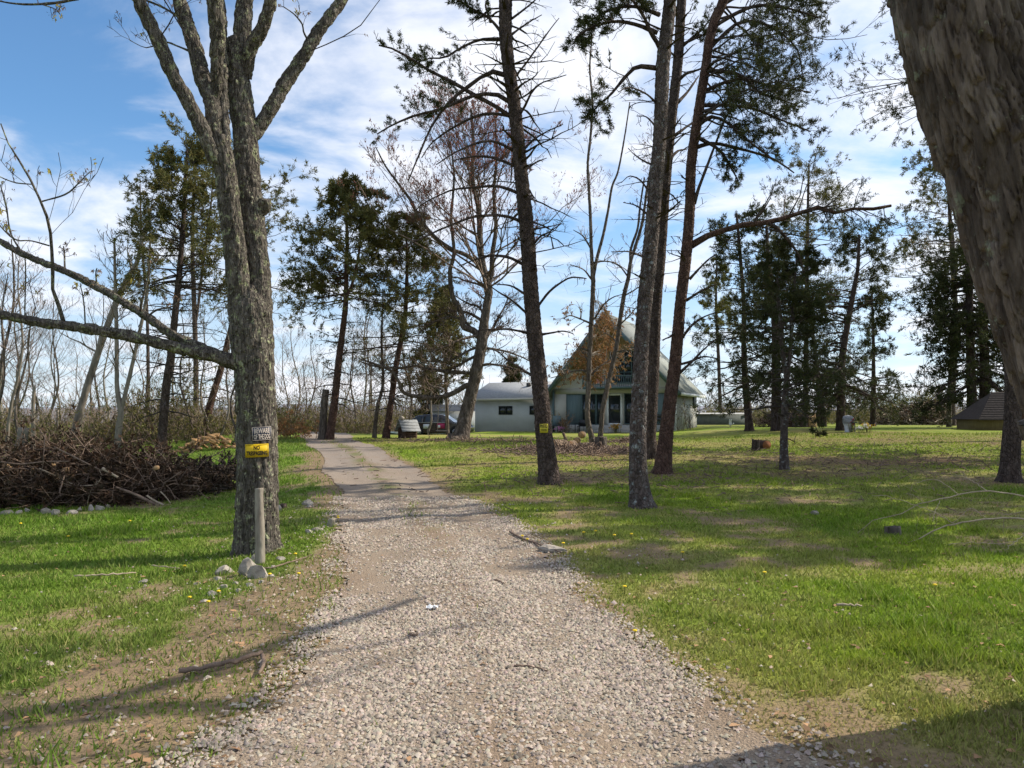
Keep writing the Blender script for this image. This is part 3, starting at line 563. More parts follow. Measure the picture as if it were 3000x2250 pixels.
def pb_fine():
    g = PB.rng; Pn, Rn = PB.hand(); A, AR = spawn(Pn, Rn * .6, 7, (.2, 1), (30, 70), (.14, .34), .0, .05, 5, .2, .5, .005, rng=g); B, BR = spawn(A, AR, 3, (.3, 1), (30, 60), (.35, .7), .05, 0, 3, .2, .6, .004, rng=g)
    W, WR = PB.whorl(pbt, .3, .8, 80, 1.6, 1.0, -5, 15, .12); W2, W2R = spawn(W, WR, 4, (.3, 1), (30, 60), (.25, .5), 0, 0, 3, .2, .5, .004, rng=g)
    PB.twigs([(A, AR), (B, BR), (W, WR), (W2, W2R)], 'twig_dark')
    k = [1, 2, 9, 10]; F, FR = Pn[k], Rn[k]; X, XR = spawn(F, FR, 26, (.3, .98), (25, 65), (.16, .34), .25, 0, 4, .15, .4, .005, rng=g)
    pos, d = along(X, 11, (.3, 1), g); PB.crown([(pos, d, 7, .085, .017, {})], 'needle_dark')
    C, CR = PB.whorl(pbt, .84, 1., 30, 3.2, 1.2, 5, 40, .1); needles(PB, C, CR, 8, (.2, .42), 6, 4, .14, .035, 'needle_dark')
pb_fine()

# --- three pines in a cluster
ZC = dict(ox=1700, oy=0, sc=2.074)
PC = Tree('pine_tree', 'pine with grey lichen on its lower trunk, front of the three clustered pines', 'tree', (1879, 1486), seed=12)
pct = PC.trunk([(1880, 1490, 84), (1877, 1460, 64), (1870, 1390, 52), (1869, 1271, 46), (1873, 1175, 44), (1876, 1079, 41), (1881, 982, 40), (1889, 886, 40), (1901, 770, 41), (1918, 579, 38), (1934, 386, 36), (1942, 193, 38), (1955, 80, 36), (1963, 0, 34), (1972, -150, 28), (1990, -420, 20), (1995, -650, 9)], 'bark_pine_lichen', S=36, step=.03, cw=.04, ch=.075, amp=.012, flare=.3)
PC.limbs([[(485, 290), (420, 180), (380, 90), (310, -10), (250, -80)], [(470, 415), (350, 405), (290, 450), (240, 510), (180, 580), (110, 640), (60, 700)], [(470, 200), (340, 150), (200, 130), (60, 170), (-30, 230)], [(480, 90), (330, 40), (180, 60), (20, 150)]], 'bark_pine', 15, 4, **ZC)
PC.limbs([[(460, 770), (400, 710), (340, 705)], [(450, 1005), (390, 980), (330, 940), (290, 900)], [(455, 620), (400, 570), (300, 530), (230, 560)], [(430, 1190), (370, 1100), (300, 1070), (250, 1110)], [(405, 1300), (340, 1250), (260, 1230)], [(380, 1560), (300, 1530), (190, 1530)]], 'bark_pine', 7, 2, **ZC)
def conifer_fine(T, tr, dead, crown, fol_limbs, mat='needle_dark', ln=.085, w=.013, bark='twig_dark', m2=16, nt=12, n=7, extra=None):
    g = T.rng; Pn, Rn = T.hand(); A, AR = spawn(Pn, Rn * .6, 6, (.25, 1), (30, 70), (.15, .36), .02, 0, 5, .2, .5, .005, rng=g); B, BR = spawn(A, AR, 3, (.3, 1), (30, 60), (.35, .7), .05, 0, 3, .2, .6, .004, rng=g)
    sets = [(A, AR), (B, BR)]
    if dead: W, WR = T.whorl(tr, *dead, .1); sets += [(W, WR), spawn(W, WR, 4, (.3, 1), (30, 60), (.25, .5), 0, 0, 3, .2, .5, .004, rng=g)]
    T.twigs(sets, bark)
    if fol_limbs is not None:
        F, FR = Pn[fol_limbs], Rn[fol_limbs]; X, XR = spawn(F, FR, m2, (.3, .99), (25, 70), (.22, .52), .1, 0, 4, .15, .4, .006, rng=g); Y_, YR = spawn(X, XR, 4, (.3, 1), (25, 60), (.4, .8), .05, 0, 3, .1, .6, .004, rng=g)
        if extra: E_, ER = T.whorl(tr, *extra[0], .1, az=extra[1], K=12); F2, F2R = spawn(E_, ER, 9, (.25, 1), (25, 65), (.3, .55), .05, 0, 4, .15, .5, .006, rng=g); F3, F3R = spawn(F2, F2R, 4, (.3, 1), (25, 60), (.4, .8), .05, 0, 3, .1, .6, .004, rng=g); X = np.concatenate([X, F2]); XR = np.concatenate([XR, F2R]); Y_ = np.concatenate([Y_, F3]); YR = np.concatenate([YR, F3R]); T.twigs([(E_, ER)], bark, 5)
        T.twigs([(X, XR), (Y_, YR)], bark); pos, d = along(np.concatenate([X[:, [0, 2, 3]], Y_]), nt, (.25, 1), g); T.crown([(pos, d, n, ln, w, {})], mat)
    if crown: C, CR = T.whorl(tr, *crown, .08); needles(T, C, CR, 8, (.2, .42), 6, 4, .14, .035, mat)
conifer_fine(PC, pct, (.25, .78, 34, 1.0, .8, 0, 15), (.86, 1., 30, 2.8, 1., 5, 40), [0, 1, 2, 3], m2=16, nt=4, w=.017, extra=((.70, .97, 14, 1.5, 1.6, 0, 25), (110, 270)))
PD = Tree('pine_tree', 'straight dark pine standing behind the lichen-covered pine', 'tree', (1911, 1344), seed=14)
pdt = PD.trunk([(1911, 1346, 42), (1908, 1300, 31), (1906, 1271, 30), (1914, 1079, 33), (1921, 886, 33), (1932, 771, 32), (1946, 579, 30), (1963, 386, 28), (1985, 193, 27), (1992, 80, 26), (1997, 0, 25), (2005, -200, 20), (2010, -420, 8)], 'bark_pine', S=28, step=.045, cw=.05, ch=.09, amp=.014, flare=.3)
PD.limbs([[(560, 835), (620, 790), (660, 760), (720, 730), (800, 700)], [(590, 625), (650, 560), (700, 490), (720, 460)], [(580, 510), (640, 450), (700, 430), (770, 400), (850, 350)], [(600, 300), (680, 230), (740, 180), (800, 100)], [(545, 970), (590, 920), (650, 905)], [(600, 280), (660, 250), (730, 220), (820, 180)]], 'bark_pine', 11, 3, **ZC)
conifer_fine(PD, pdt, (.3, .8, 40, 1.5, 1.0, 5, 25), (.8, 1., 26, 2.6, 1., 5, 40), [3, 5], m2=12, nt=4, ln=.1, w=.018)
PE = Tree('pine_tree', 'reddish leaning pine with one long heavy limb reaching over the lawn', 'tree', (1943, 1387), seed=16)
pet = PE.trunk([(1940, 1390, 62), (1943, 1360, 48), (1952, 1271, 39), (1963, 1175, 36), (1976, 1079, 34), (1985, 982, 32), (1994, 886, 30), (2011, 741, 30), (2021, 610, 28), (2025, 482, 27), (2045, 337, 26), (2068, 193, 25), (2078, 120, 26), (2098, 50, 27), (2119, 0, 26), (2150, -150, 22), (2175, -380, 9)], 'bark_red', S=32, step=.035, cw=.045, ch=.085, amp=.012, flare=.3)
PE.limbs([[(675, 1490), (690, 1480), (780, 1430), (870, 1400), (960, 1370), (1060, 1360), (1140, 1350), (1300, 1305), (1450, 1260), (1540, 1290), (1660, 1270), (1800, 1270), (1890, 1250)]], 'bark_red', 22, 8, dY=1.0, **ZC)
PE.limbs([[(1140, 1352), (1210, 1400), (1280, 1480), (1330, 1560), (1360, 1660)], [(690, 1240), (720, 1140), (770, 1010), (830, 850), (895, 690)], [(705, 790), (760, 700), (850, 640), (940, 610)], [(710, 770), (800, 710), (900, 750), (980, 820), (1050, 880), (1150, 950)],
          [(760, 430), (920, 440), (1020, 490), (1080, 560), (1200, 600), (1320, 640)], [(780, 300), (860, 220), (920, 170), (980, 130), (1100, 140), (1200, 190), (1280, 250), (1330, 330), (1350, 450)], [(680, 905), (800, 870), (950, 900), (1100, 940), (1200, 980), (1300, 1050)],
          [(700, 830), (830, 900), (900, 990), (960, 1100)], [(800, 170), (950, 80), (1100, 30), (1300, 60), (1450, 110)], [(820, 60), (950, -20), (1100, -60), (1300, -40), (1480, 20)], [(730, 640), (900, 640), (1050, 660), (1200, 720), (1400, 800)], [(740, 560), (880, 500), (1000, 480), (1150, 520), (1400, 560)]], 'bark_pine', 13, 4, **ZC)
PE.limbs([[(1285, 660), (1340, 600), (1400, 540), (1452, 505)], [(1265, 790), (1340, 740), (1400, 710), (1452, 690)], [(1245, 1010), (1300, 940), (1370, 890), (1452, 860)], [(1220, 1180), (1290, 1160), (1370, 1130), (1452, 1140)], [(1215, 1240), (1300, 1160), (1380, 1080), (1452, 1020)], [(1240, 930), (1180, 1000), (1120, 1030)]], 'bark_pine', 9, 3, **Z2)
conifer_fine(PE, pet, (.2, .7, 26, 1.2, 1.0, 0, 20), (.84, 1., 30, 3.2, 1.2, 5, 40), [0, 4, 5, 6, 8, 9, 10, 11, 12], m2=20, nt=4, ln=.095, w=.018, n=6, extra=((.58, .97, 30, 2.6, 3.4, -8, 20), (-75, 70)))

# --- slender two-stemmed tree and its neighbour by the cut logs
SR = Tree('slender_tree', 'slender forked tree with rusty dead leaves rising beside the cut logs', 'tree', (1738, 1300), seed=21)
SR.trunk([(1740, 1303, 26), (1733, 1280, 16), (1721, 1223, 14), (1723, 1150, 13), (1728, 1030, 13), (1733, 934, 13), (1738, 838, 12), (1737, 810, 12), (1733, 741, 9), (1730, 645, 8), (1725, 548, 7), (1722, 480, 6), (1730, 400, 6), (1736, 300, 5), (1728, 200, 4), (1735, 100, 3)], 'bark_maple', S=18, step=.06, cw=.05, ch=.2, amp=.012, flare=.5)
SR.trunk([(1737, 830, 10), (1747, 765, 9), (1766, 693, 8), (1781, 620, 7), (1793, 548, 6), (1811, 500, 5), (1830, 400, 4), (1845, 300, 3)], 'bark_maple', S=12, step=.08, sink=False, name='stem', amp=.006)
SS = Tree('slender_tree', 'thin crooked tree beside the sawn stump in front of the door', 'tree', (1760, 1292), seed=22, Y=SR.Y - .6)
SS.trunk([(1758, 1292, 22), (1760, 1270, 14), (1766, 1199, 13), (1781, 1127, 13), (1805, 1021, 12), (1817, 934, 12), (1829, 862, 11), (1841, 813, 11), (1848, 765, 9), (1863, 717, 8), (1882, 650, 7), (1895, 560, 6), (1915, 440, 5), (1920, 330, 3)], 'bark_maple', S=18, step=.06, cw=.05, ch=.2, amp=.012, flare=.4)
SS.trunk([(1846, 780, 8), (1848, 731, 7), (1868, 669, 6), (1875, 606, 5), (1888, 520, 4)], 'bark_maple', S=12, step=.08, sink=False, name='stem', amp=.006)
SR.limbs([[(690, 1240), (740, 1190), (800, 1150), (860, 1110), (950, 1080)], [(690, 930), (620, 900), (560, 880), (520, 900)], [(710, 900), (760, 820), (820, 770), (900, 745)], [(685, 1220), (600, 1215), (520, 1240), (440, 1260)], [(680, 1100), (620, 1080), (560, 1150), (520, 1300)], [(690, 660), (640, 600), (560, 570)], [(700, 560), (760, 550), (830, 560), (900, 600)], [(690, 480), (640, 400), (580, 360)], [(685, 1180), (640, 1110), (600, 1060)]], 'bark_maple', 6, 2, dY=1.5, **Z2)
SS.limbs([[(870, 930), (930, 870), (975, 815)], [(850, 1050), (800, 1000), (750, 980)], [(830, 1100), (900, 1090), (960, 1070)], [(915, 650), (860, 580), (780, 550), (700, 560)], [(890, 760), (960, 720), (1000, 690)]], 'bark_maple', 5, 2, dY=1.2, **Z2)
def rusty(T, n, top):
    g = T.rng; Pn, Rn = T.hand(); A, AR = spawn(Pn, Rn, 9, (.2, 1), (30, 70), (.35, .7), .1, 0, 5, .2, .6, .007, rng=g); B, BR = spawn(A, AR, 4, (.2, 1), (30, 65), (.4, .8), .1, 0, 4, .2, .6, .006, rng=g)
    C, CR = T.whorl(T.tr[0], .55, .98, 34, 1.3, .6, 35, 55, -.1); D, DR = spawn(C, CR, 5, (.2, 1), (25, 55), (.35, .6), .2, 0, 4, .15, .6, .005, rng=g)
    T.twigs([(A, AR), (B, BR)], 'twig_pale'); T.twigs([(C, CR), (D, DR)], 'twig_brown')
    E = B[(B[:, -1, 2] < top) & (g.random(len(B)) < .35)]; pos, d = along(E, n, (.2, 1), g); d = d * .4 + np.array([0, 0, -.5]); T.crown([(pos, d, 4, .12, .055, dict(spread=.6))], 'leaf_dead', 'dead_leaf_cluster')
    pos, d = along(D, 2, (.5, 1), g); T.crown([(pos, d, 3, .07, .02, {})], 'leaf_curl', 'bud_cluster')
rusty(SR, 2, 6.0); rusty(SS, 2, 6.0)
def rusty_more():
    """a hanging curtain of dead leaves between the two stems, on twigs of the slender tree"""
    g = SR.rng; n = 85; b = np.array([P(x, y, SR.Y + dy) for x, y, dy in zip(g.uniform(1665, 1815, n), g.uniform(945, 1125, n), g.uniform(.5, 3.5, n))])
    uu = CX + FPX * b[:, 0] / b[:, 1]; vv = CY + 100 - FPX * (b[:, 2] - CAMZ) / b[:, 1]; b = b[vv > 925 + 1.12 * np.abs(uu - 1790)]; src = SR.tr[0][0][np.clip(((b[:, 2] - SR.b[2]) / 14 * 24).astype(int), 3, 18)]; s = np.linspace(0, 1, 6)[None, :, None]
    X = src[:, None] * (1 - s) + b[:, None] * s; X[..., 2] += .35 * np.sin(s[..., 0] * 3.1); XR = np.broadcast_to(.014 * (1 - .6 * s[..., 0]), X.shape[:2])
    A, AR = spawn(X, XR, 7, (.5, 1), (30, 70), (.3, .6), 0, .1, 4, .2, .6, .006, absl=True, rng=g); SR.twigs([(X, XR), (A, AR)], 'twig_pale')
    pos, d = along(A, 3, (.1, 1), g); SR.crown([(pos, d * .4 + np.array([0, 0, -.5]), 3, .12, .05, dict(spread=.6))], 'leaf_dead', 'dead_leaf_cluster')
rusty_more()

# --- the budding maple with the swing
MQ = Tree('maple_tree', 'spreading leaning maple with red buds and a plank swing under its low limb', 'tree', (1352, 1288), seed=31)
mk = dict(bark='bark_maple', S=26, step=.06, cw=.07, ch=.3, amp=.02)
MQ.trunk([(1345, 1290, 62), (1352, 1275, 48), (1362, 1227, 38), (1377, 1166, 35), (1392, 1106, 33), (1404, 1046, 31), (1413, 995, 29), (1419, 940, 25), (1429, 880, 21), (1432, 850, 20), (1420, 800, 18), (1409, 741, 16), (1402, 615, 13), (1383, 520, 10), (1387, 426, 7), (1380, 320, 4)], flare=.8, **mk)
ms = dict(mk, sink=False, name='limb', S=14, step=.1, amp=.012)
MQ.trunk([(1410, 1000, 22), (1389, 970, 19), (1359, 958, 16), (1353, 925, 15), (1341, 895, 14), (1326, 868, 13), (1318, 800, 11), (1330, 740, 9), (1322, 640, 7), (1330, 520, 5), (1320, 420, 3)], dY=-1, **ms)
MQ.trunk([(1428, 860, 15), (1440, 800, 14), (1443, 741, 13), (1453, 665, 11), (1447, 565, 9), (1455, 450, 6), (1450, 340, 3)], dY=1.2, **ms)
MQ.trunk([(1412, 790, 13), (1402, 773, 12), (1365, 747, 11), (1320, 728, 10), (1270, 690, 9), (1226, 634, 8), (1200, 583, 7), (1163, 533, 5), (1131, 489, 4), (1100, 430, 2)], dY=-2.2, **ms)
MQ.trunk([(1375, 1128, 20), (1365, 1130, 15), (1323, 1154, 13), (1281, 1165, 12), (1236, 1163, 11), (1199, 1157, 10), (1178, 1145, 9), (1169, 1121, 8), (1154, 1094, 7), (1130, 1079, 6), (1100, 1067, 5), (1050, 1050, 3)], dY=-1.2, **ms)
MQ.trunk([(1390, 1093, 14), (1341, 1091, 10), (1311, 1090, 9), (1281, 1085, 8), (1250, 1080, 8), (1221, 1073, 7), (1175, 1078, 6), (1110, 1075, 5), (1060, 1062, 3)], dY=1.4, **ms)
ZQ = dict(ox=1100, oy=850, sc=3.318)
MQ.limbs([[(1050, 560), (1130, 570), (1250, 590), (1400, 640), (1500, 690)], [(1000, 740), (1100, 720), (1250, 740), (1400, 780), (1520, 830)], [(1070, 480), (1130, 380), (1200, 260), (1260, 150), (1300, 30)], [(1060, 420), (1150, 385), (1280, 380), (1400, 400), (1480, 430)], [(1000, 440), (900, 460), (780, 500), (650, 560), (520, 600)],
          [(1030, 540), (900, 590), (780, 660), (640, 700), (500, 690), (380, 740)], [(1010, 620), (880, 690), (760, 760), (640, 780)], [(960, 400), (860, 300), (700, 260), (540, 330), (420, 420)], [(480, 770), (480, 850), (520, 920), (600, 945), (700, 900)], [(1040, 300), (960, 250), (860, 210), (720, 210), (600, 250)], [(1060, 250), (1000, 160), (900, 130), (780, 60)]], 'bark_maple', 9, 3, dY=2.5, **ZQ)
def mq_fine():
    g = MQ.rng; Pn, Rn = MQ.hand(24) if False else (np.array([smooth_line(p, r, 24)[0] for p, r in MQ.li]), np.array([smooth_line(p, r, 24)[1] for p, r in MQ.li]))
    up, upr = np.array([t[0] for t in MQ.tr[1:4]]), np.array([t[1] for t in MQ.tr[1:4]]); lo, lor = np.array([t[0] for t in MQ.tr[4:]]), np.array([t[1] for t in MQ.tr[4:]])
    W, WR = MQ.whorl(MQ.tr[0], .42, .97, 56, 6.6, 2.2, 22, 55, -.16, K=8, rr=.4)
    A1, R1 = spawn(np.concatenate([up]), upr * .6, 14, (.2, 1), (25, 50), (.22, .45), .35, -.1, 8, .1, .5, .008, rng=g)
    A2, R2 = spawn(np.concatenate([W[:, :]]), WR, 6, (.2, 1), (25, 50), (.3, .6), .35, 0, 6, .1, .6, .007, rng=g)
    S1 = np.concatenate([A1[:, ::2][:, :4], A2[:, [0, 2, 3, 5]]]); SR1 = np.concatenate([R1[:, ::2][:, :4], R2[:, [0, 2, 3, 5]]])
    B, BR = spawn(S1, SR1, 7, (.2, 1), (20, 50), (.3, .6), .35, 0, 4, .1, .6, .007, rng=g); C, CR = spawn(B, BR, 3, (.3, 1), (20, 50), (.4, .7), .3, 0, 3, .1, .6, .006, rng=g)
    MQ.twigs([(W, WR), (A1, R1), (A2, R2), (B, BR), (C, CR)], 'twig_brown')
    pos, d = along(C, 2, (.3, 1), g); MQ.crown([(pos, d, 1, .13, .04, dict(spread=.5))], 'bud_red', 'bud_cluster')
    D, DR = spawn(np.concatenate([Pn, lo]), np.concatenate([Rn, lor * .6]), 22, (.12, 1), (30, 70), (.2, .5), .1, 0, 6, .2, .5, .011, rng=g); E, ER = spawn(D, DR, 8, (.2, 1), (30, 65), (.3, .6), .08, 0, 4, .2, .6, .009, rng=g); F, FR = spawn(E, ER, 3, (.3, 1), (30, 60), (.4, .7), .05, 0, 3, .2, .6, .008, rng=g)
    MQ.twigs([(D, DR), (E, ER), (F, FR)], 'twig_brown')
mq_fine()

# --- generic trees, placed one by one
def bare(name, label, base, line, bark='bark_maple', twig='twig_brown', n=16, l=(.9, .4), lv=2, group=None, seed=0, bud=None, m=5, el=(35, 55), forks=(), Y=None, t0=.35, rmin=.008, S=12, flare=.3, m3=3):
    T = Tree(name, label, 'tree', base, group, seed, Y); w0 = line[0][-1]
    tr = T.trunk([(base[0], base[1], w0 * 1.15)] + list(line), bark, S=S, step=.12, cw=.07, ch=.25, amp=.012, flare=flare)
    for f in forks: T.trunk(f, bark, S=10, step=.15, sink=False, name='stem', amp=.008)
    H = T.tr[0][0][-1, 2] - T.b[2]; sets = []
    for k, t in enumerate(T.tr):
        W, WR = T.whorl(t, t0 if k == 0 else .15, .98, n if k == 0 else n // 2, l[0] * H * .25, l[1] * H * .25, *el, -.05, K=6, rr=.4, rmin=rmin); A, AR = spawn(W, WR, m, (.2, 1), (25, 60), (.35, .65), .15, 0, 4, .14, .6, rmin, rng=T.rng); sets += [(W, WR), (A, AR)]
        if lv > 2: B, BR = spawn(A, AR, m3, (.3, 1), (25, 60), (.4, .7), .12, 0, 3, .14, .6, rmin * .8, rng=T.rng); sets.append((B, BR)); A = B
        if bud: pos, d = along(A, 2, (.4, 1), T.rng); T.crown([(pos, d, 1, .13, .035, dict(spread=.6))], bud, 'bud_cluster')
    T.twigs(sets, twig); return T
def conifer(name, label, base, line, bark='bark_pine', mat='needle_olive', n=34, L=(1.8, .6), t=(.45, 1.), el=(5, 45), droop=.1, dead=14, group=None, seed=0, forks=(), m2=9, nt=4, nn=5, ln=.2, w=.035, m3=2, Y=None, twig='twig_dark', l2=(.3, .6), spread=.8, S=12, dl=(1.6, 1.1)):
    T = Tree(name, label, 'tree', base, group, seed, Y); w0 = line[0][-1]
    T.trunk([(base[0], base[1], w0 * 1.15)] + list(line), bark, S=S, step=.12, cw=.08, ch=.16, amp=.014, flare=.3)
    for f in forks: T.trunk(f, bark, S=10, step=.15, sink=False, name='stem', amp=.008)
    for k, tr in enumerate(T.tr):
        C, CR = T.whorl(tr, t[0] if k == 0 else .2, t[1], n if k == 0 else n // 2, L[0], L[1], *el, droop, rr=.35); m = MB(); tubes(m, C, CR, 4); obj('branch_whorl', m, MAT[bark], T.root, color=True, kind='stuff')
        needles(T, C, CR, m2, l2, nt, nn, ln, w, mat, m3=m3, spread=spread, twig=twig)
        if dead and k == 0: D, DR = T.whorl(tr, .15, t[0] + .08, dead, dl[0], dl[1], -5, 15, .12); T.twigs([(D, DR), spawn(D, DR, 5, (.25, 1), (30, 60), (.3, .5), 0, 0, 3, .2, .5, .007, rng=T.rng)], twig)
    return T
# woodlot on the left
bare('bare_tree', 'pale bare tree leaning to the right behind the brush pile', (207, 1312), [(212, 1290, 21), (241, 1182, 19), (270, 1086, 18), (309, 970, 17), (338, 893, 16), (371, 820, 14), (400, 772, 12), (420, 690, 8), (445, 600, 4)], 'bark_pale', 'twig_pale', 18, (.8, .5), 3, seed=41)
bare('bare_tree', 'forked bare tree with two slim stems at the lawn edge', (342, 1346), [(345, 1300, 17), (348, 1250, 16), (354, 1206, 15), (343, 1134, 11), (342, 1013, 10), (340, 917, 9), (337, 811, 7), (335, 700, 4)], 'bark_pale', 'twig_brown', 16, (.8, .5), 3, seed=42, forks=[[(354, 1212, 13), (366, 1158, 11), (386, 1076, 10), (405, 989, 9), (424, 902, 8), (434, 820, 7), (440, 700, 4), (436, 620, 2)]])
conifer('pine_tree', 'dense pine in the woodlot with green growth around its thick trunk', (472, 1330), [(474, 1300, 24), (487, 1134, 22), (501, 1037, 20), (516, 893, 17), (530, 748, 14), (540, 600, 10), (548, 440, 4)], n=80, L=(2.7, 1.2), t=(.55, 1), seed=43, mat='needle_olive', dead=60, dl=(2.3, 1.6), ln=.16, w=.04, nt=4, m2=9, nn=3)
conifer('pine_tree', 'woodlot pine with a twin top beside the dense pine', (574, 1283), [(574, 1250, 15), (574, 1086, 14), (569, 893, 13), (564, 748, 11), (566, 600, 8), (575, 455, 4)], n=60, L=(3.2, 1.2), t=(.55, 1), seed=44, mat='needle_olive', dead=44, dl=(2.3, 1.6), nn=3, forks=[[(573, 960, 9), (585, 860, 8), (598, 748, 7), (618, 600, 5), (625, 480, 3)]], ln=.2, w=.05, nt=4)
conifer('pine_tree', 'reddish pine leaning right at the woodlot edge above the firewood', (598, 1286), [(600, 1270, 20), (617, 1182, 19), (646, 1086, 17), (670, 989, 15), (686, 917, 14), (712, 780, 11), (740, 640, 8), (760, 480, 4)], 'bark_red', 'needle_olive', 40, (3.8, 2.2), (.5, 1), (-5, 30), .05, 36, seed=45, dl=(2.2, 1.6), ln=.17, w=.042, nt=4, m2=9, nn=3)
conifer('pine_tree', 'thin dark pine at the back of the woodlot', (430, 1290), [(431, 1250, 10), (434, 1100, 9), (430, 900, 8), (415, 700, 6), (410, 540, 3)], n=44, L=(2.6, 1.0), t=(.55, 1), seed=46, ln=.2, w=.05, nn=3)
gb = 'bare saplings in the woodlot'
for i, (x, y, tx, ty, w) in enumerate([(309, 1300, 316, 940, 7), (252, 1290, 262, 900, 6), (60, 1340, 110, 900, 8), (20, 1330, 60, 760, 9), (-20, 1330, 20, 800, 9), (130, 1300, 120, 1000, 6), (640, 1290, 655, 960, 6), (560, 1290, 530, 900, 6), (690, 1290, 700, 1000, 6), (395, 1300, 380, 980, 5), (160, 1290, 190, 960, 5), (100, 1300, 85, 980, 5), (225, 1290, 210, 1010, 4), (455, 1300, 470, 1000, 5), (-40, 1320, 40, 700, 12), (15, 1310, -10, 780, 10), (75, 1300, 60, 860, 8), (130, 1290, 150, 880, 7), (180, 1290, 165, 900, 6), (285, 1290, 300, 860, 7), (500, 1290, 480, 860, 6), (620, 1285, 610, 900, 6), (35, 1300, 95, 940, 7), (-10, 1300, 70, 1000, 7)]):
    bare('bare_sapling', 'thin bare sapling among the woodlot trees', (x, y), [(x + (tx - x) * f + 26 * math.sin(f * 3.1) * math.sin(i * 2.3) + 9 * math.sin(f * 9 + i), y + (ty - y) * f, w * (1 - .8 * f)) for f in (.1, .25, .4, .55, .7, .85, 1)], 'bark_pale' if i % 3 == 0 else 'bark_maple', 'twig_brown', 18, (1.3, .7), 3, gb, 100 + i, m3=3)
bare('broken_trunk', 'thick pale snapped trunk standing left of the brush pile', (58, 1345), [(60, 1320, 30), (66, 1280, 27), (70, 1254, 27)], 'bark_pale', 'twig_pale', 2, (.3, .2), 2, seed=47, t0=.4, S=20)
bare('snapped_pole', 'thin barkless snapped pole standing in the brush', (170, 1310), [(170, 1280, 7), (169, 1240, 6), (169, 1201, 5)], 'bark_pale', 'twig_pale', 2, (.3, .2), 2, seed=48)
bare('snapped_pole', 'grey snapped pole with a ragged top beside the pale trunk', (98, 1330), [(98, 1280, 10), (97, 1200, 9), (101, 1128, 7)], 'bark_pale', 'twig_brown', 5, (.5, .3), 2, seed=49)
# between the grey tree and the maple
conifer('pine_tree', 'tall forked pine with a ragged high crown beyond the drive', (966, 1288), [(968, 1265, 24), (981, 1170, 21), (992, 1062, 19), (1006, 953, 16), (1013, 881, 14), (1015, 772, 11), (1017, 700, 9), (1012, 560, 4)], 'bark_red', 'needle_olive', 60, (3.2, 1.1), (.55, 1), (0, 40), .05, 26, seed=51, nn=3, forks=[[(1016, 870, 9), (1031, 834, 8), (1046, 772, 7), (1057, 700, 5), (1062, 600, 3)]], ln=.2, w=.05, nt=4, m2=9)
bare('broken_trunk', 'mossy broken trunk beside the tall forked pine', (943, 1288), [(945, 1270, 22), (949, 1200, 20), (955, 1141, 19)], 'bark_maple', 'twig_brown', 6, (.4, .3), 2, seed=52, S=16)
conifer('pine_tree', 'leaning pine with sparse brownish needles behind the drive', (1131, 1284), [(1133, 1265, 20), (1147, 1170, 17), (1162, 1062, 15), (1180, 971, 13), (1189, 899, 11), (1192, 808, 9), (1193, 760, 7), (1190, 660, 3)], 'bark_red', 'needle_olive', 70, (3.2, 1.), (.42, 1), (0, 35), .05, 34, seed=53, ln=.2, w=.045, nt=3, m2=9, nn=3)
bare('bare_tree', 'dark leaning bare tree between the drive pines', (1097, 1284), [(1098, 1265, 12), (1107, 1188, 10), (1122, 1120, 8), (1118, 1000, 6), (1122, 880, 3)], 'bark_maple', 'twig_brown', 18, (1., .6), 3, seed=54)
gd = 'bare trees beyond the drive'
for i, (x, y, tx, ty, w) in enumerate([(1037, 1282, 1030, 960, 6), (1075, 1284, 1060, 980, 6), (1010, 1288, 1040, 1010, 6), (920, 1286, 905, 1060, 5), (870, 1286, 850, 950, 5), (825, 1290, 818, 1000, 5), (1165, 1282, 1170, 980, 6), (1210, 1270, 1230, 930, 6), (1255, 1262, 1250, 960, 6), (900, 1280, 915, 1000, 5), (1110, 1280, 1090, 900, 6), (1060, 1280, 1085, 840, 7), (1195, 1270, 1150, 900, 6), (1140, 1276, 1120, 950, 5)]):
    bare('bare_tree', 'slim bare tree in the woods beyond the drive', (x, y), [(x + (tx - x) * f + 22 * math.sin(f * 3.1) * math.sin(i * 1.7) + 7 * math.sin(f * 9 + i), y + (ty - y) * f, w * (1 - .8 * f)) for f in (.1, .25, .4, .55, .7, .85, 1)], 'bark_pale' if i % 3 else 'bark_maple', 'twig_brown', 20, (1.4, .8), 3, gd, 130 + i, m3=3, Y=56 + 7 * (i % 4), m=6)
conifer('cedar_tree', 'bushy cedar growing in front of the parked car', (1311, 1274), [(1311, 1260, 10), (1309, 1200, 9), (1305, 1100, 8), (1302, 980, 6), (1300, 860, 3)], 'bark_maple', 'needle_olive', 90, (2.3, .6), (.33, 1), (10, 50), .05, 0, seed=55, ln=.18, w=.05, nt=4, m2=9, nn=3)
conifer('cedar_tree', 'small cedar showing above the low roof', (1500, 1262), [(1500, 1200, 9), (1502, 1130, 6), (1503, 1060, 2)], 'bark_maple', 'needle_dark', 40, (1.5, .5), (.3, 1), (10, 50), .05, 0, seed=56, Y=75, ln=.3, w=.06)
conifer('cedar_tree', 'dark cedar behind the parked car', (1255, 1262), [(1255, 1240, 9), (1256, 1160, 7), (1258, 1090, 3)], 'bark_maple', 'needle_dark', 50, (1.9, .6), (.2, 1), (10, 50), .05, 0, seed=57, Y=70, ln=.3, w=.06)
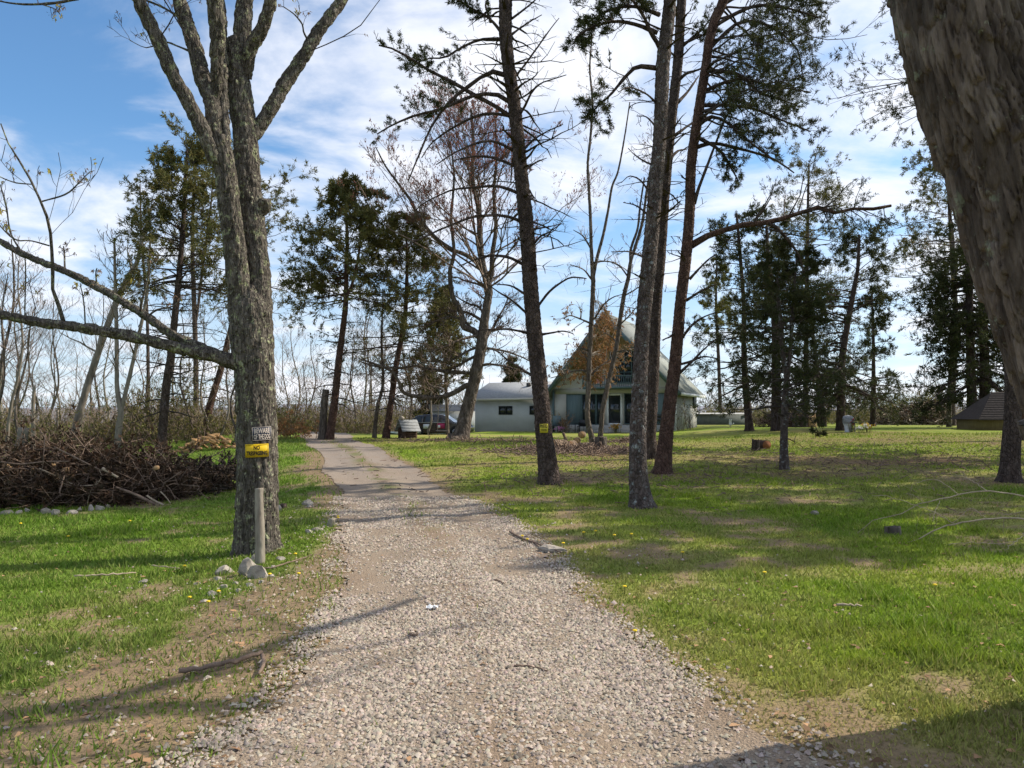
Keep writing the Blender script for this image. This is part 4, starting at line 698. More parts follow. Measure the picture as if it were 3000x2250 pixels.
# the dark evergreens on the right
ZR = (2050, 700, 1.587)
def zr(L, w0, w1): return zl(L, *ZR, w0, w1)
FT = conifer('cedar_tree', 'slim forked cedar standing alone in the shaded lawn', (2297, 1376), zr([(392, 1000), (392, 950), (396, 780), (405, 640), (390, 560), (372, 350), (364, 250), (360, 100)], 23, 5), 'bark_pine_lichen', 'needle_dark', 46, (1.9, .8), (.3, 1), (-5, 35), .12, 14, seed=61, forks=[zr([(404, 645), (420, 540), (430, 350), (440, 230), (450, 100)], 13, 4)], ln=.1, w=.022, nt=4, m2=9, nn=5, m3=2, S=20)
ge = None
conifer('cedar_tree', 'dark evergreen with a curved trunk near the house corner', (2195, 1262), zr([(230, 870), (222, 780), (210, 640), (205, 500), (204, 300), (182, 0), (170, -120)], 24, 5), 'bark_pine', 'needle_dark', 56, (3.3, 1.3), (.2, 1), (-15, 25), .15, 16, seed=62, ln=.2, w=.05, nt=3, m2=9, nn=3)
conifer('cedar_tree', 'thick straight evergreen behind the slim forked cedar', (2274, 1262), zr([(355, 860), (355, 600), (350, 400), (335, 250), (320, 100), (310, -60)], 29, 6), 'bark_pine', 'needle_dark', 50, (3.3, 1.3), (.25, 1), (-15, 30), .15, 16, seed=63, ln=.2, w=.05, nt=3, m2=9, nn=3)
conifer('cedar_tree', 'evergreen with twin close trunks left of the pale statue', (2412, 1250), zr([(575, 850), (560, 720), (545, 600), (520, 400), (505, 250), (495, 80)], 17, 5), 'bark_pine', 'needle_dark', 56, (2.8, 1.0), (.32, 1), (-12, 30), .12, 12, seed=64, Y=52, forks=[zr([(552, 870), (550, 720), (543, 600)], 11, 9)], ln=.2, w=.05, nt=3, m2=9, nn=3)
conifer('cedar_tree', 'tall evergreen whose trunk stands beside the pale statue', (2463, 1262), zr([(655, 870), (658, 700), (662, 560), (690, 380), (718, 230), (735, 130), (742, -20)], 25, 6), 'bark_pine', 'needle_dark', 62, (3.6, 1.5), (.2, 1), (-15, 30), .15, 12, seed=65, ln=.2, w=.05, nt=3, m2=9, nn=3)
conifer('cedar_tree', 'narrow evergreen at the far edge of the dark group', (2557, 1244), zr([(805, 850), (808, 700), (808, 600), (806, 400), (800, 250)], 16, 4), 'bark_pine', 'needle_dark', 56, (2.8, .9), (.15, 1), (-10, 35), .12, 12, seed=66, Y=55, ln=.2, w=.05, nt=3, m2=9, nn=3)
conifer('pine_tree', 'yellowish pine behind the house roof', (2110, 1255), [(2110, 1200, 10), (2105, 1050, 9), (2098, 900, 7), (2100, 760, 3)], 'bark_pine', 'needle_yellow', 40, (2.6, .8), (.55, 1), (0, 35), .1, 10, seed=67, Y=72, ln=.22, w=.04)
conifer('pine_tree', 'olive pine crown rising behind the dark evergreens', (2360, 1240), [(2360, 1150, 14), (2362, 950, 12), (2365, 700, 9), (2370, 480, 4)], 'bark_pine', 'needle_olive', 70, (5.4, 2.2), (.42, 1), (0, 35), .1, 12, seed=68, Y=62, ln=.24, w=.055, m2=9, nt=3, nn=3)
conifer('spruce_tree', 'wide-trunked evergreen with dark drooping boughs beside the small shed', (2845, 1236), [(2845, 1220, 30), (2847, 1150, 25), (2842, 1000, 22), (2840, 850, 19), (2850, 650, 14), (2860, 480, 8), (2865, 380, 3)], 'bark_pine', 'needle_dark', 110, (3.6, 2.6), (.13, .62), (-22, 0), .12, 4, seed=69, Y=46, ln=.2, w=.06, nt=4, m2=9, nn=3, S=16)
conifer('spruce_tree', 'second wide evergreen trunk crowding the one by the small shed', (2882, 1240), [(2884, 1200, 28), (2884, 1050, 25), (2880, 900, 20), (2885, 700, 12), (2890, 520, 4)], 'bark_pine', 'needle_dark', 60, (3.6, 1.6), (.2, 1.), (-15, 20), .1, 4, seed=70, ln=.24, w=.07, nt=4, m2=9, nn=3, Y=46.5)
conifer('pine_tree', 'olive pine with a broad open crown beside the big leaning trunk', (2790, 1245), [(2790, 1150, 16), (2800, 950, 14), (2790, 750, 11), (2780, 560, 8), (2785, 400, 3)], 'bark_pine', 'needle_olive', 70, (6.0, 2.4), (.5, 1), (0, 30), .08, 14, seed=71, Y=58, ln=.24, w=.06, nt=4, m2=9, nn=3)
bare('bare_tree', 'bare tree with drooping rusty branches beside the big leaning trunk', (2780, 1244), [(2782, 1150, 12), (2790, 1000, 10), (2800, 850, 8), (2790, 650, 4)], 'bark_maple', 'twig_brown', 26, (1.3, .7), 3, seed=72, Y=50, bud='leaf_dead', el=(0, 40))
NS = conifer('pine_tree', 'dark trunk standing close beside the small shed', (2958, 1412), [(2958, 1400, 58), (2960, 1353, 50), (2966, 1244, 44), (2967, 1163, 38), (2962, 1050, 34), (2955, 850, 30), (2960, 600, 26), (2965, 300, 22), (2960, 0, 18), (2950, -350, 8)], 'bark_pine', 'needle_dark', 46, (3.4, 1.4), (.62, 1), (0, 40), .08, 10, seed=73, ln=.09, w=.018, nt=4, nn=6, S=28)
conifer('pine_tree', 'dark trunk half hidden at the edge behind the small shed', (2996, 1290), [(2998, 1250, 26), (3000, 1130, 24), (3002, 900, 20), (3000, 600, 14), (2990, 300, 5)], 'bark_red', 'needle_dark', 40, (3., 1.2), (.6, 1), (0, 35), .08, 6, seed=74, ln=.15, w=.03, S=16)
# pines just past the right edge; their shade lies on the lawn
for i, (x, y, h) in enumerate([(16.5, 14.5, 13), (21, 17.5, 15), (26, 21, 15), (17.2, 22.5, 14), (20, 24.5, 15), (24, 27, 16), (18.5, 19.5, 14)]):
    px = CX + x / y * FPX; f = FPX / y
    conifer('pine_tree', 'tall pine beyond the dark trunk by the small shed', (px, 1225 + (CAMZ - .6) * f), [(px, 1225 - (k * h - 1) * f, .4 * f * (1.05 - k)) for k in (.05, .3, .6, .8, 1.)], 'bark_pine', 'needle_dark', 50, (3.6, 1.4), (.45, 1), (0, 35), .08, 0, 'pines past the small shed', 80 + i, Y=y, ln=.22, w=.08, nt=4, m2=9, nn=3)
# ------------------------------------------------------------------ far country
def hills():
    for k, (dist, hh, col, sd) in enumerate(((620, 8, (.17, .155, .15), 3), (900, 15, (.24, .245, .28), 9))):  # farther ridge paler and bluer: distance haze put into its colour
        x = np.linspace(-1600, 1600, 240); top = hh * (.45 + .9 * fbm(x / 170 + 20 * k, x * 0 + k, 4, sd)); m = MB()
        rows = [np.stack([x, np.full_like(x, dist - 90), np.full_like(x, -6)], -1), np.stack([x, np.full_like(x, dist - 35), top * .7 - 2], -1), np.stack([x, np.full_like(x, dist), top], -1), np.stack([x, np.full_like(x, dist + 90), np.full_like(x, -6)], -1)]
        n = len(x); b = np.arange(n - 1); q = [np.stack([b + r * n, b + 1 + r * n, b + 1 + (r + 1) * n, b + (r + 1) * n], -1) for r in range(3)]
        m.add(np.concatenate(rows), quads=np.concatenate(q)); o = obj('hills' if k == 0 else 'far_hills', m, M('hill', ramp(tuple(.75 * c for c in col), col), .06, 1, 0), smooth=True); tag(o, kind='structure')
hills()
def bush_mass(name, label, cat, base, h, stems, mat, leafmat=None, nl=0, ls=.12, lw=.05, spread=.5, m=6, rmin=.008, kind='stuff', r0=.014, m3=0, seed=1, parent=None, el=1., wob=.13):
    """a mass of thin arching stems; base (n,3)"""
    g = np.random.default_rng(seed); n = len(base); b = np.repeat(base, stems, 0); n = len(b); s = np.linspace(0, 1, 5)
    D = g.normal(size=(n, 3)) * spread; D[:, 2] = el; D = unit(D); l = np.repeat(np.asarray(h) * np.ones(len(base)), stems) * g.uniform(.45, 1.1, n)
    w = np.cumsum(g.normal(size=(n, 5, 3)) * wob, 1); w -= w[:, :1]
    X = b[:, None] + l[:, None, None] * (D[:, None] * s[:, None] + w * s[:, None]); X[..., 2] -= .2 * l[:, None] * s ** 2
    XR = np.maximum(r0 * (1 - .7 * s), rmin) * np.ones((n, 1)); mb = MB(); tubes(mb, X, XR, 3)
    A, AR = spawn(X, XR, m, (.15, 1), (25, 65), (.3, .6), .1, 0, 3, .15, .6, rmin, rng=g); tubes(mb, A, AR * 1.3, 2)
    if m3: B, BR = spawn(A, AR, m3, (.2, 1), (25, 65), (.4, .7), .05, 0, 3, .15, .6, rmin, rng=g); tubes(mb, B, BR * 1.3, 2); A = np.concatenate([A, B])
    if parent is None: o = obj(name, mb, MAT[mat], kind=kind); tag(o, label, cat)
    else: o = obj(name, mb, MAT[mat], parent, kind='stuff')
    if leafmat and nl:
        pos, d = along(A, nl, (.3, 1), g); lm = MB(); tufts(lm, pos, d, 2, ls * 1.15, lw * 1.15, rng=g); q = obj('leaf_cluster', lm, MAT[leafmat], parent or o, color=True, kind='stuff')
    return o
def gpts(n, x0, x1, y0, y1, g):
    d = g.uniform(y0, y1, n); px = g.uniform(x0, x1, n); x = (px - CX) / FPX * d; return np.stack([x, d, hgt(x, d)], -1)
g0 = np.random.default_rng(5)
def far_woods():
    pts = np.concatenate([gpts(430, -400, 1500, 80, 170, g0), gpts(330, 1500, 3400, 90, 170, g0)]); h = g0.uniform(3, 8, len(pts))
    bush_mass('far_woods', 'pale grey leafless woods far behind the trees and house', 'woods', pts, h, 1, 'twig_brown', None, 0, .4, .08, .25, 10, .028, r0=.05, m3=3, seed=6, wob=.2)
far_woods()
bush_mass('thicket', 'tangled brown undergrowth along the woodlot edge left of the drive', 'undergrowth', np.concatenate([gpts(230, -150, 720, 36, 52, g0), gpts(190, 700, 1180, 50, 66, g0), gpts(80, 1150, 1420, 68, 80, g0)]), np.concatenate([g0.uniform(.9, 3.0, 230), g0.uniform(1.2, 4.6, 270)]), 5, 'twig_brown', 'brush_leaf', 2, .16, .05, .4, 5, .010, seed=7, wob=.18)
bush_mass('thicket', 'sunlit tan undergrowth behind the dark evergreens', 'undergrowth', np.concatenate([gpts(150, 2060, 2620, 68, 84, g0), gpts(40, 2750, 3100, 66, 80, g0)]), g0.uniform(.9, 2.6, 190), 5, 'twig_pale', 'brush_leaf', 3, .2, .06, .45, 5, .01, seed=8)
def shrub(name, label, px, py, Y, h, n, mat, leaf=None, nl=0, seed=0, spread=.35, m=5, ls=.1, lw=.04, width=.3, group=None, m3=0):
    p = P(px, py, Y) if Y else hit(px, py); b = np.array([p[0], p[1], float(hgt(p[0], p[1]))]); T = thing(name, b, label, 'shrub', group); g = np.random.default_rng(seed)
    base = b + np.stack([g.normal(size=n) * width, g.normal(size=n) * width, np.zeros(n) - .05], -1); bush_mass('stem_cluster', None, None, base, h, 1, mat, leaf, nl, ls, lw, spread, m, .007, seed=seed, parent=T, m3=m3)
gt = 'pale budding shrubs by the far brush'
for i, (x, h, Y) in enumerate(((2610, 3.2, 78), (2660, 4.0, 76), (2700, 4.4, 80), (2740, 3.6, 74), (2590, 2.6, 72))):
    shrub('budding_shrub', 'pale yellow-green budding shrub beyond the brush heap', x, 1230, Y, h, 26, 'twig_pale', 'needle_yellow', 4, 300 + i, .3, 6, .22, .06, .5, gt)
shrub('green_shrub', 'bright green leafing shrub at the woodlot edge', 545, 1285, None, 4.2, 46, 'twig_brown', 'needle_yellow', 7, 310, .35, 6, .13, .06, .5)
shrub('green_shrub', 'dark green cedar scrub around the woodlot pine', 455, 1300, None, 4.6, 46, 'twig_brown', 'needle_olive', 7, 311, .3, 7, .15, .05, .6)
shrub('green_shrub', 'olive scrub right of the grey tree', 830, 1278, 50., 2.6, 40, 'twig_brown', 'needle_olive', 6, 312, .4, 6, .15, .06, .8)
shrub('rust_shrub', 'low rust-brown scrub beside the drive end', 850, 1284, None, 1.2, 40, 'twig_brown', 'leaf_dead', 4, 313, .6, 5, .12, .05, .6)

# ------------------------------------------------------------------ house
HM = dict(
    wall=M('painted_siding', ramp((.40, .385, .355), (.47, .455, .42)), 1.3, .85, 0), wing=M('wing_siding', ramp((.42, .43, .44), (.49, .50, .51)), 1.2, .85, 0),
    gable=M('stained_wood', ramp((.20, .135, .075), (.31, .21, .12)), 3, .85, .2, 8, (3, 3, .6)), shingle=M('grey_shingle', ramp((.22, .225, .23), (.34, .345, .35)), 7, .95, .4, 25, (1, 1, 1)),
    roof=M('pale_shingle', ramp((.19, .20, .18), (.30, .31, .28)), 5, .9, .3, 20), teal=M('teal_trim', ramp((.07, .11, .12), (.11, .155, .165)), 4, .7, .1), white=M('white_trim', ramp((.68, .68, .66), (.80, .80, .78)), 4, .6, .05),
    glass=M('dark_glass', ramp((.018, .022, .024), (.03, .035, .038)), 2, .06, 0, spec=.6), curtain=M('blue_curtain', ramp((.10, .15, .165), (.16, .21, .225)), 3, .9, .2, 10, (6, 1, .3)),
    concrete=M('concrete', ramp((.28, .26, .23), (.40, .38, .34)), 5, .95, .3), dark=M('dark_metal', ramp((.02, .022, .024), (.04, .042, .045)), 6, .5, .1))
def sided(m):          # vertical board grooves in the siding
    nt = m.node_tree; N, L = nt.nodes, nt.links; tc = N.new('ShaderNodeTexCoord'); w = N.new('ShaderNodeTexWave'); w.inputs['Scale'].default_value = 1.6; w.wave_profile = 'SAW'
    sp = N.new('ShaderNodeSeparateXYZ'); L.new(tc.outputs['Object'], sp.inputs[0]); ad = N.new('ShaderNodeMath'); L.new(sp.outputs[0], ad.inputs[0]); L.new(sp.outputs[1], ad.inputs[1]); cb = N.new('ShaderNodeCombineXYZ'); L.new(ad.outputs[0], cb.inputs[0]); L.new(cb.outputs[0], w.inputs[0])
    bp = N.new('ShaderNodeBump'); bp.inputs['Strength'].default_value = .5; bp.inputs['Distance'].default_value = .03; L.new(w.outputs[0], bp.inputs['Height']); L.new(bp.outputs[0], N['Principled BSDF'].inputs['Normal'])
for k in ('wall', 'wing', 'gable'): sided(HM[k])
HA = R(-25); hx, hy = 2.83, 53.0
HOUSE = thing('a_frame_house', (hx, hy, .60), 'grey-cream house with a steep brown gable, balcony and low left wing', 'house', rz=HA)
def hp(name, boxes, mat, parent=HOUSE, label=None):
    m = MB()
    for bx in boxes: m.box(*bx)
    o = obj(name, m, HM[mat], parent, local=True)
    if label: o['label'] = label
    return o
def slab(name, quad, th, mat, parent=HOUSE):
    q = np.array(quad, float); n = np.cross(q[1] - q[0], q[2] - q[0]); n /= np.linalg.norm(n)
    if n[2] < 0: n = -n
    v = np.concatenate([q, q - n * th]); m = MB(); m.add(v, quads=[[0, 1, 2, 3], [7, 6, 5, 4], [0, 4, 5, 1], [1, 5, 6, 2], [2, 6, 7, 3], [3, 7, 4, 0]]); return obj(name, m, HM[mat], parent, local=True)
D7 = 6.6
hp('wall', [(0, 8.5, 0, .2, 0, .55), (0, 8.5, 0, .2, 2.65, 3.02)] + [(a, b, .003, .197, .55, 2.65) for a, b in ((0, .95), (3.62, 3.86), (4.95, 5.06), (6.3, 6.85), (8.05, 8.5))], 'wall')
hp('side_wall', [(8.3, 8.497, .2, D7, 0, 3.05), (0.003, .2, .2, D7, 0, 3.05), (.2, 8.3, D7 - .2, D7, 0, 3.0)], 'wall')
m = MB(); g2 = [(1.15, 4.32), (7.35, 4.32), (7.34, 4.34), (4.25, 7.72), (1.16, 4.34)]; m.add([(x, .03, z) for x, z in g2] + [(x, .18, z) for x, z in g2], quads=[[0, 1, 6, 5]], tris=[[0, 2, 1], [0, 3, 2], [0, 4, 3], [5, 6, 7], [5, 7, 8], [5, 8, 9]]); obj('gable_wall', m, HM['gable'], HOUSE, local=True)
m = MB(); g3 = [(.02, 3.02), (8.48, 3.02), (8.47, 3.1), (7.35, 4.32), (1.15, 4.32), (.03, 3.1)]; m.add([(x, .03, z) for x, z in g3] + [(x, .18, z) for x, z in g3], quads=[[0, 1, 2, 5], [5, 2, 3, 4], [6, 11, 8, 7], [11, 10, 9, 8]]); obj('upper_wall', m, HM['wall'], HOUSE, local=True)
for nm, sx in (('roof_plane', 1), ('roof_plane', -1)):
    X = lambda v: 4.25 + sx * v
    slab(nm, [(X(0.0), -1.75, 7.9), (X(0.0), D7 - 1.4, 7.9), (X(4.75), D7 + .5, 2.62), (X(4.75), -.55, 2.62)], .16, 'roof')
    slab('barge_board', [(X(0.01), -1.80, 7.87), (X(0.01), -1.752, 7.87), (X(4.75), -.552, 2.59), (X(4.75), -.60, 2.59)], .26, 'teal')
    slab('eave_board', [(X(4.755), -.55, 2.64), (X(4.80), -.55, 2.63), (X(4.80), D7 + .5, 2.63), (X(4.755), D7 + .5, 2.64)], .2, 'white')
def window(x0, x1, z0, z1, y, cols, rows, frame='teal', pane='glass', name='window', th=.06, parent=HOUSE):
    W = hp(name, [(x0, x1, y, y + .05, z1 - th, z1), (x0, x1, y, y + .05, z0, z0 + th), (x0, x0 + th, y + .001, y + .049, z0 + th, z1 - th), (x1 - th, x1, y + .001, y + .049, z0 + th, z1 - th)], frame, parent)
    dx, dz = (x1 - x0) / cols, (z1 - z0) / rows
    for i in range(cols):
        for j in range(rows): hp('pane', [(x0 + i * dx + .02, x0 + (i + 1) * dx - .02, y + .02, y + .03, z0 + j * dz + .02, z0 + (j + 1) * dz - .02)], pane, W)
    b = [(x0 + i * dx - .03, x0 + i * dx + .03, y - .004, y + .045, z0 + th, z1 - th) for i in range(1, cols)] + [(x0 + th, x1 - th, y - .008, y + .042, z0 + j * dz - .03, z0 + j * dz + .03) for j in range(1, rows)]
    if b: hp('muntin', b, frame, W)
    return W
window(.95, 2.06, .55, 2.65, .06, 1, 1, 'teal', 'curtain', 'sliding_door'); window(2.062, 3.08, .55, 2.65, .06, 2, 1, 'teal', 'glass', 'sliding_door'); window(3.10, 3.62, .55, 2.65, .06, 1, 1, 'teal', 'glass', 'sidelight')
dr = hp('door', [(3.86, 4.0, -.02, .06, .55, 2.63), (4.81, 4.95, -.02, .06, .55, 2.63), (3.98, 4.83, -.019, .059, 2.52, 2.63), (3.98, 4.83, -.019, .059, .55, .67)], 'white', label='white framed storm door'); hp('pane', [(3.97, 4.84, .01, .03, .66, 2.53)], 'glass', dr); hp('handle', [(4.02, 4.05, -.05, -.02, 1.45, 1.62)], 'dark', dr)
window(5.06, 6.3, .6, 2.65, .06, 2, 1); window(6.85, 8.05, .6, 2.65, .06, 1, 1, 'teal', 'curtain'); window(4.1, 6.1, 3.35, 5.45, -.03, 4, 3, 'teal', 'glass')
BAL = hp('balcony', [(2.55, 6.3, -1.15, .0, 2.93, 3.06)], 'teal'); hp('railing', [(2.55, 6.3, -1.15, -1.09, 3.72, 3.79), (2.55, 6.3, -1.14, -1.10, 3.2, 3.25)], 'teal', BAL)
for i in range(26): hp('baluster', [(2.6 + i * .146, 2.63 + i * .146, -1.135, -1.105, 3.06, 3.72)], 'teal', BAL)
for x in (2.55, 4.4, 6.22): hp('post', [(x, x + .08, -1.16, -1.08, 3.061, 3.85)], 'teal', BAL)
hp('step', [(3.5, 6.4, -.95, -.002, 0, .42)], 'concrete'); hp('step', [(3.4, 6.6, -1.4, -.952, 0, .2)], 'concrete'); hp('patio', [(-.6, 8.9, -2.6, -1.402, -.06, .05)], 'concrete')
hp('corner_trim', [(-.04, .10, -.04, -.001, 0, 3.0)], 'teal'); hp('corner_trim', [(8.42, 8.54, -.04, -.001, 0, 3.0)], 'white'); hp('meter_box', [(-.35, -.15, .7, .94, 1.0, 1.5)], 'white')
hp('side_window', [(8.5, 8.53, 5.2, 6.1, 1.7, 2.5)], 'dark')
WING = hp('wing', [(-6.6, -.02, 1.0, 7.2, 0, 2.5)], 'wing', label='low blue-grey wing with two small windows'); slab('roof_plane', [(-7.0, .5, 2.48), (.3, .5, 2.48), (.3, 4.1, 3.75), (-7.0, 4.1, 3.75)], .14, 'shingle', WING); slab('roof_plane', [(-7.0, 7.7, 2.48), (.3, 7.7, 2.48), (.3, 4.11, 3.75), (-7.0, 4.11, 3.75)], .14, 'shingle', WING)
hp('fascia', [(-7.0, -.36, .44, .498, 2.28, 2.44)], 'wall', WING); hp('roof_vent', [(-3.3, -3.0, 2.9, 3.2, 3.2, 3.62)], 'dark', WING)
window(-4.65, -3.55, 1.25, 1.88, .96, 2, 1, 'dark', 'glass', 'window', .05, WING); window(-2.2, -1.15, 1.25, 1.88, .96, 2, 1, 'dark', 'glass', 'window', .05, WING)
def HW(x, y, z):
    c, s = math.cos(HA), math.sin(HA); return np.array([hx + c * x - s * y, hy + s * x + c * y, .60 + z])
def loc_thing(name, x, y, z, label, cat, rz=0): return thing(name, HW(x, y, z), label, cat, rz=HA + rz)
def tp(T, name, boxes, mat, cyl=()):
    m = MB()
    for bx in boxes: m.box(*bx)
    for (p0, p1, r0, r1, S) in cyl: tubes(m, np.array([p0, p1], float), np.array([r0, r1]), S)
    return obj(name, m, mat, T, local=True)
# porch things
t = loc_thing('patio_chair', .55, -.9, 0.05, 'tall-backed dark patio chair beside the sliding door', 'chair'); tp(t, 'seat', [(-.28, .28, -.25, .25, .40, .45)], HM['dark']); tp(t, 'backrest', [(-.28, .28, .22, .26, .45, 1.12)], HM['curtain'])
for sx in (-.26, .26):
    for sy in (-.23, .23): tp(t, 'leg', [(sx - .02, sx + .02, sy - .02, sy + .02, 0, .4)], HM['dark'])
t = loc_thing('patio_table', 1.75, -.95, 0.05, 'small dark patio table in front of the sliding door', 'table'); tp(t, 'tabletop', [(-.4, .4, -.4, .4, .66, .70)], HM['teal'])
for sx in (-.35, .35):
    for sy in (-.35, .35): tp(t, 'leg', [(sx - .02, sx + .02, sy - .02, sy + .02, 0, .66)], HM['dark'])
for x, lb in ((1.05, 'low dark metal chair beside the patio table, nearer the tall chair'), (2.45, 'low dark metal chair beside the patio table, nearer the door')):
    t = loc_thing('metal_chair', x, -1.0, 0.05, lb, 'chair'); tp(t, 'seat', [(-.25, .25, -.25, .25, .40, .44)], HM['dark']); tp(t, 'backrest', [(-.25, .25, .22, .25, .44, .85)], HM['dark']); tp(t, 'armrest', [(-.29, -.25, -.25, .25, .6, .64)], HM['dark']); tp(t, 'armrest', [(.25, .29, -.25, .25, .6, .64)], HM['dark'])
    for sx in (-.23, .23):
        for sy in (-.22, .22): tp(t, 'leg', [(sx - .015, sx + .015, sy - .015, sy + .015, 0, .4)], HM['dark'])
t = loc_thing('barbecue_grill', 7.7, -1.0, 0.05, 'black barbecue grill on legs by the far porch corner', 'grill'); tp(t, 'firebox', [(-.3, .3, -.25, .25, .75, .98)], HM['dark']); tp(t, 'lid', [(-.29, .29, -.22, .22, .982, 1.2)], HM['dark'])
for sx in (-.26, .26): tp(t, 'leg', [(sx - .02, sx + .02, -.2, .2, 0, .75)], HM['white'])
t = loc_thing('bench', -.2, -.9, 0.05, 'low wooden bench at the wing corner', 'bench'); tp(t, 'seat', [(-.5, .5, -.18, .18, .40, .45)], HM['wall'])
for sx in (-.42, .3): tp(t, 'leg', [(sx, sx + .12, -.15, .15, 0, .4)], HM['dark'])
t = loc_thing('flag', 3.75, -1.2, 3.3, 'faded red and white striped flag hanging from the balcony', 'flag'); fm = MB(); cols = [(.55, .12, .10), (.62, .58, .54)]
xx = np.linspace(-.2, .2, 8)
for i in range(7): fm.add([(xx[i], .03 * math.sin(i * 1.7), 0), (xx[i + 1], .03 * math.sin((i + 1) * 1.7), 0), (xx[i + 1] * .5 + .1, .03 * math.sin((i + 1) * 1.7), 1.1), (xx[i] * .5 + .1, .03 * math.sin(i * 1.7), 1.1)], quads=[[0, 1, 2, 3]], col=cols[i % 2])
obj('cloth', fm, M('flag_cloth', ramp((.9, .9, .9), (1, 1, 1)), 3, .9, 0, attr=True, trans=.3), t, color=True, local=True); tp(t, 'staff', [], HM['dark'], [((.12, 0, -.5), (.05, .02, 1.3), .015, .015, 6)])
def flowers(name, label, p, h, n, col, seed, r=.2, s=.06):
    T = thing(name, p, label, 'plant'); g = np.random.default_rng(seed); b = np.asarray(p) + np.stack([g.normal(size=n) * r, g.normal(size=n) * r * .6, np.zeros(n)], -1); tip = b + np.stack([g.normal(size=n) * .05, g.normal(size=n) * .05, h * g.uniform(.5, 1.1, n)], -1)
    m = MB(); tubes(m, np.stack([b, (b + tip) / 2, tip], 1), np.full((n, 3), .008), 3); obj('stem_cluster', m, MAT['needle_yellow'], T, color=True, kind='stuff')
    m = MB(); tufts(m, tip, np.zeros((n, 3)) + [0, -.5, .6], 9, s, s * .6, 1.2, (.85, 1.1), g, .03); obj('blossom_cluster', m, M('blossom', ramp(col, col), 3, .8, 0, attr=True, trans=.3), T, color=True, kind='stuff')
flowers('flowering_plant', 'orange-tan flower clump by the front step', HW(5.0, -1.75, .05), .5, 40, (.55, .33, .07), 1, .16, .09)
flowers('flowering_plant', 'pink flowers in the bed below the patio table', HW(1.6, -2.7, 0), .4, 16, (.65, .30, .55), 2, .15, .1)
flowers('flowering_plant', 'white flowers in the bed below the tall chair', HW(.1, -2.8, 0), .4, 12, (.75, .72, .70), 3, .1, .1)
shrub('dry_shrub', 'dry tan ornamental shrub beside the tall patio chair', 1650, 1262, 50.0, 1.35, 26, 'twig_pale', 'leaf_dead', 2, 320, .35, 5, .1, .03, .12)
shrub('bare_shrub', 'tall bare shrub against the lit side wall', 2023, 1266, 49.5, 2.4, 9, 'twig_brown', None, 0, 321, .28, 4, width=.12)
shrub('bare_shrub', 'pale leafless shrub at the front corner of the side wall', 1995, 1266, 48.6, 2.8, 9, 'twig_brown', 'needle_yellow', 1, 322, .25, 4, width=.12)

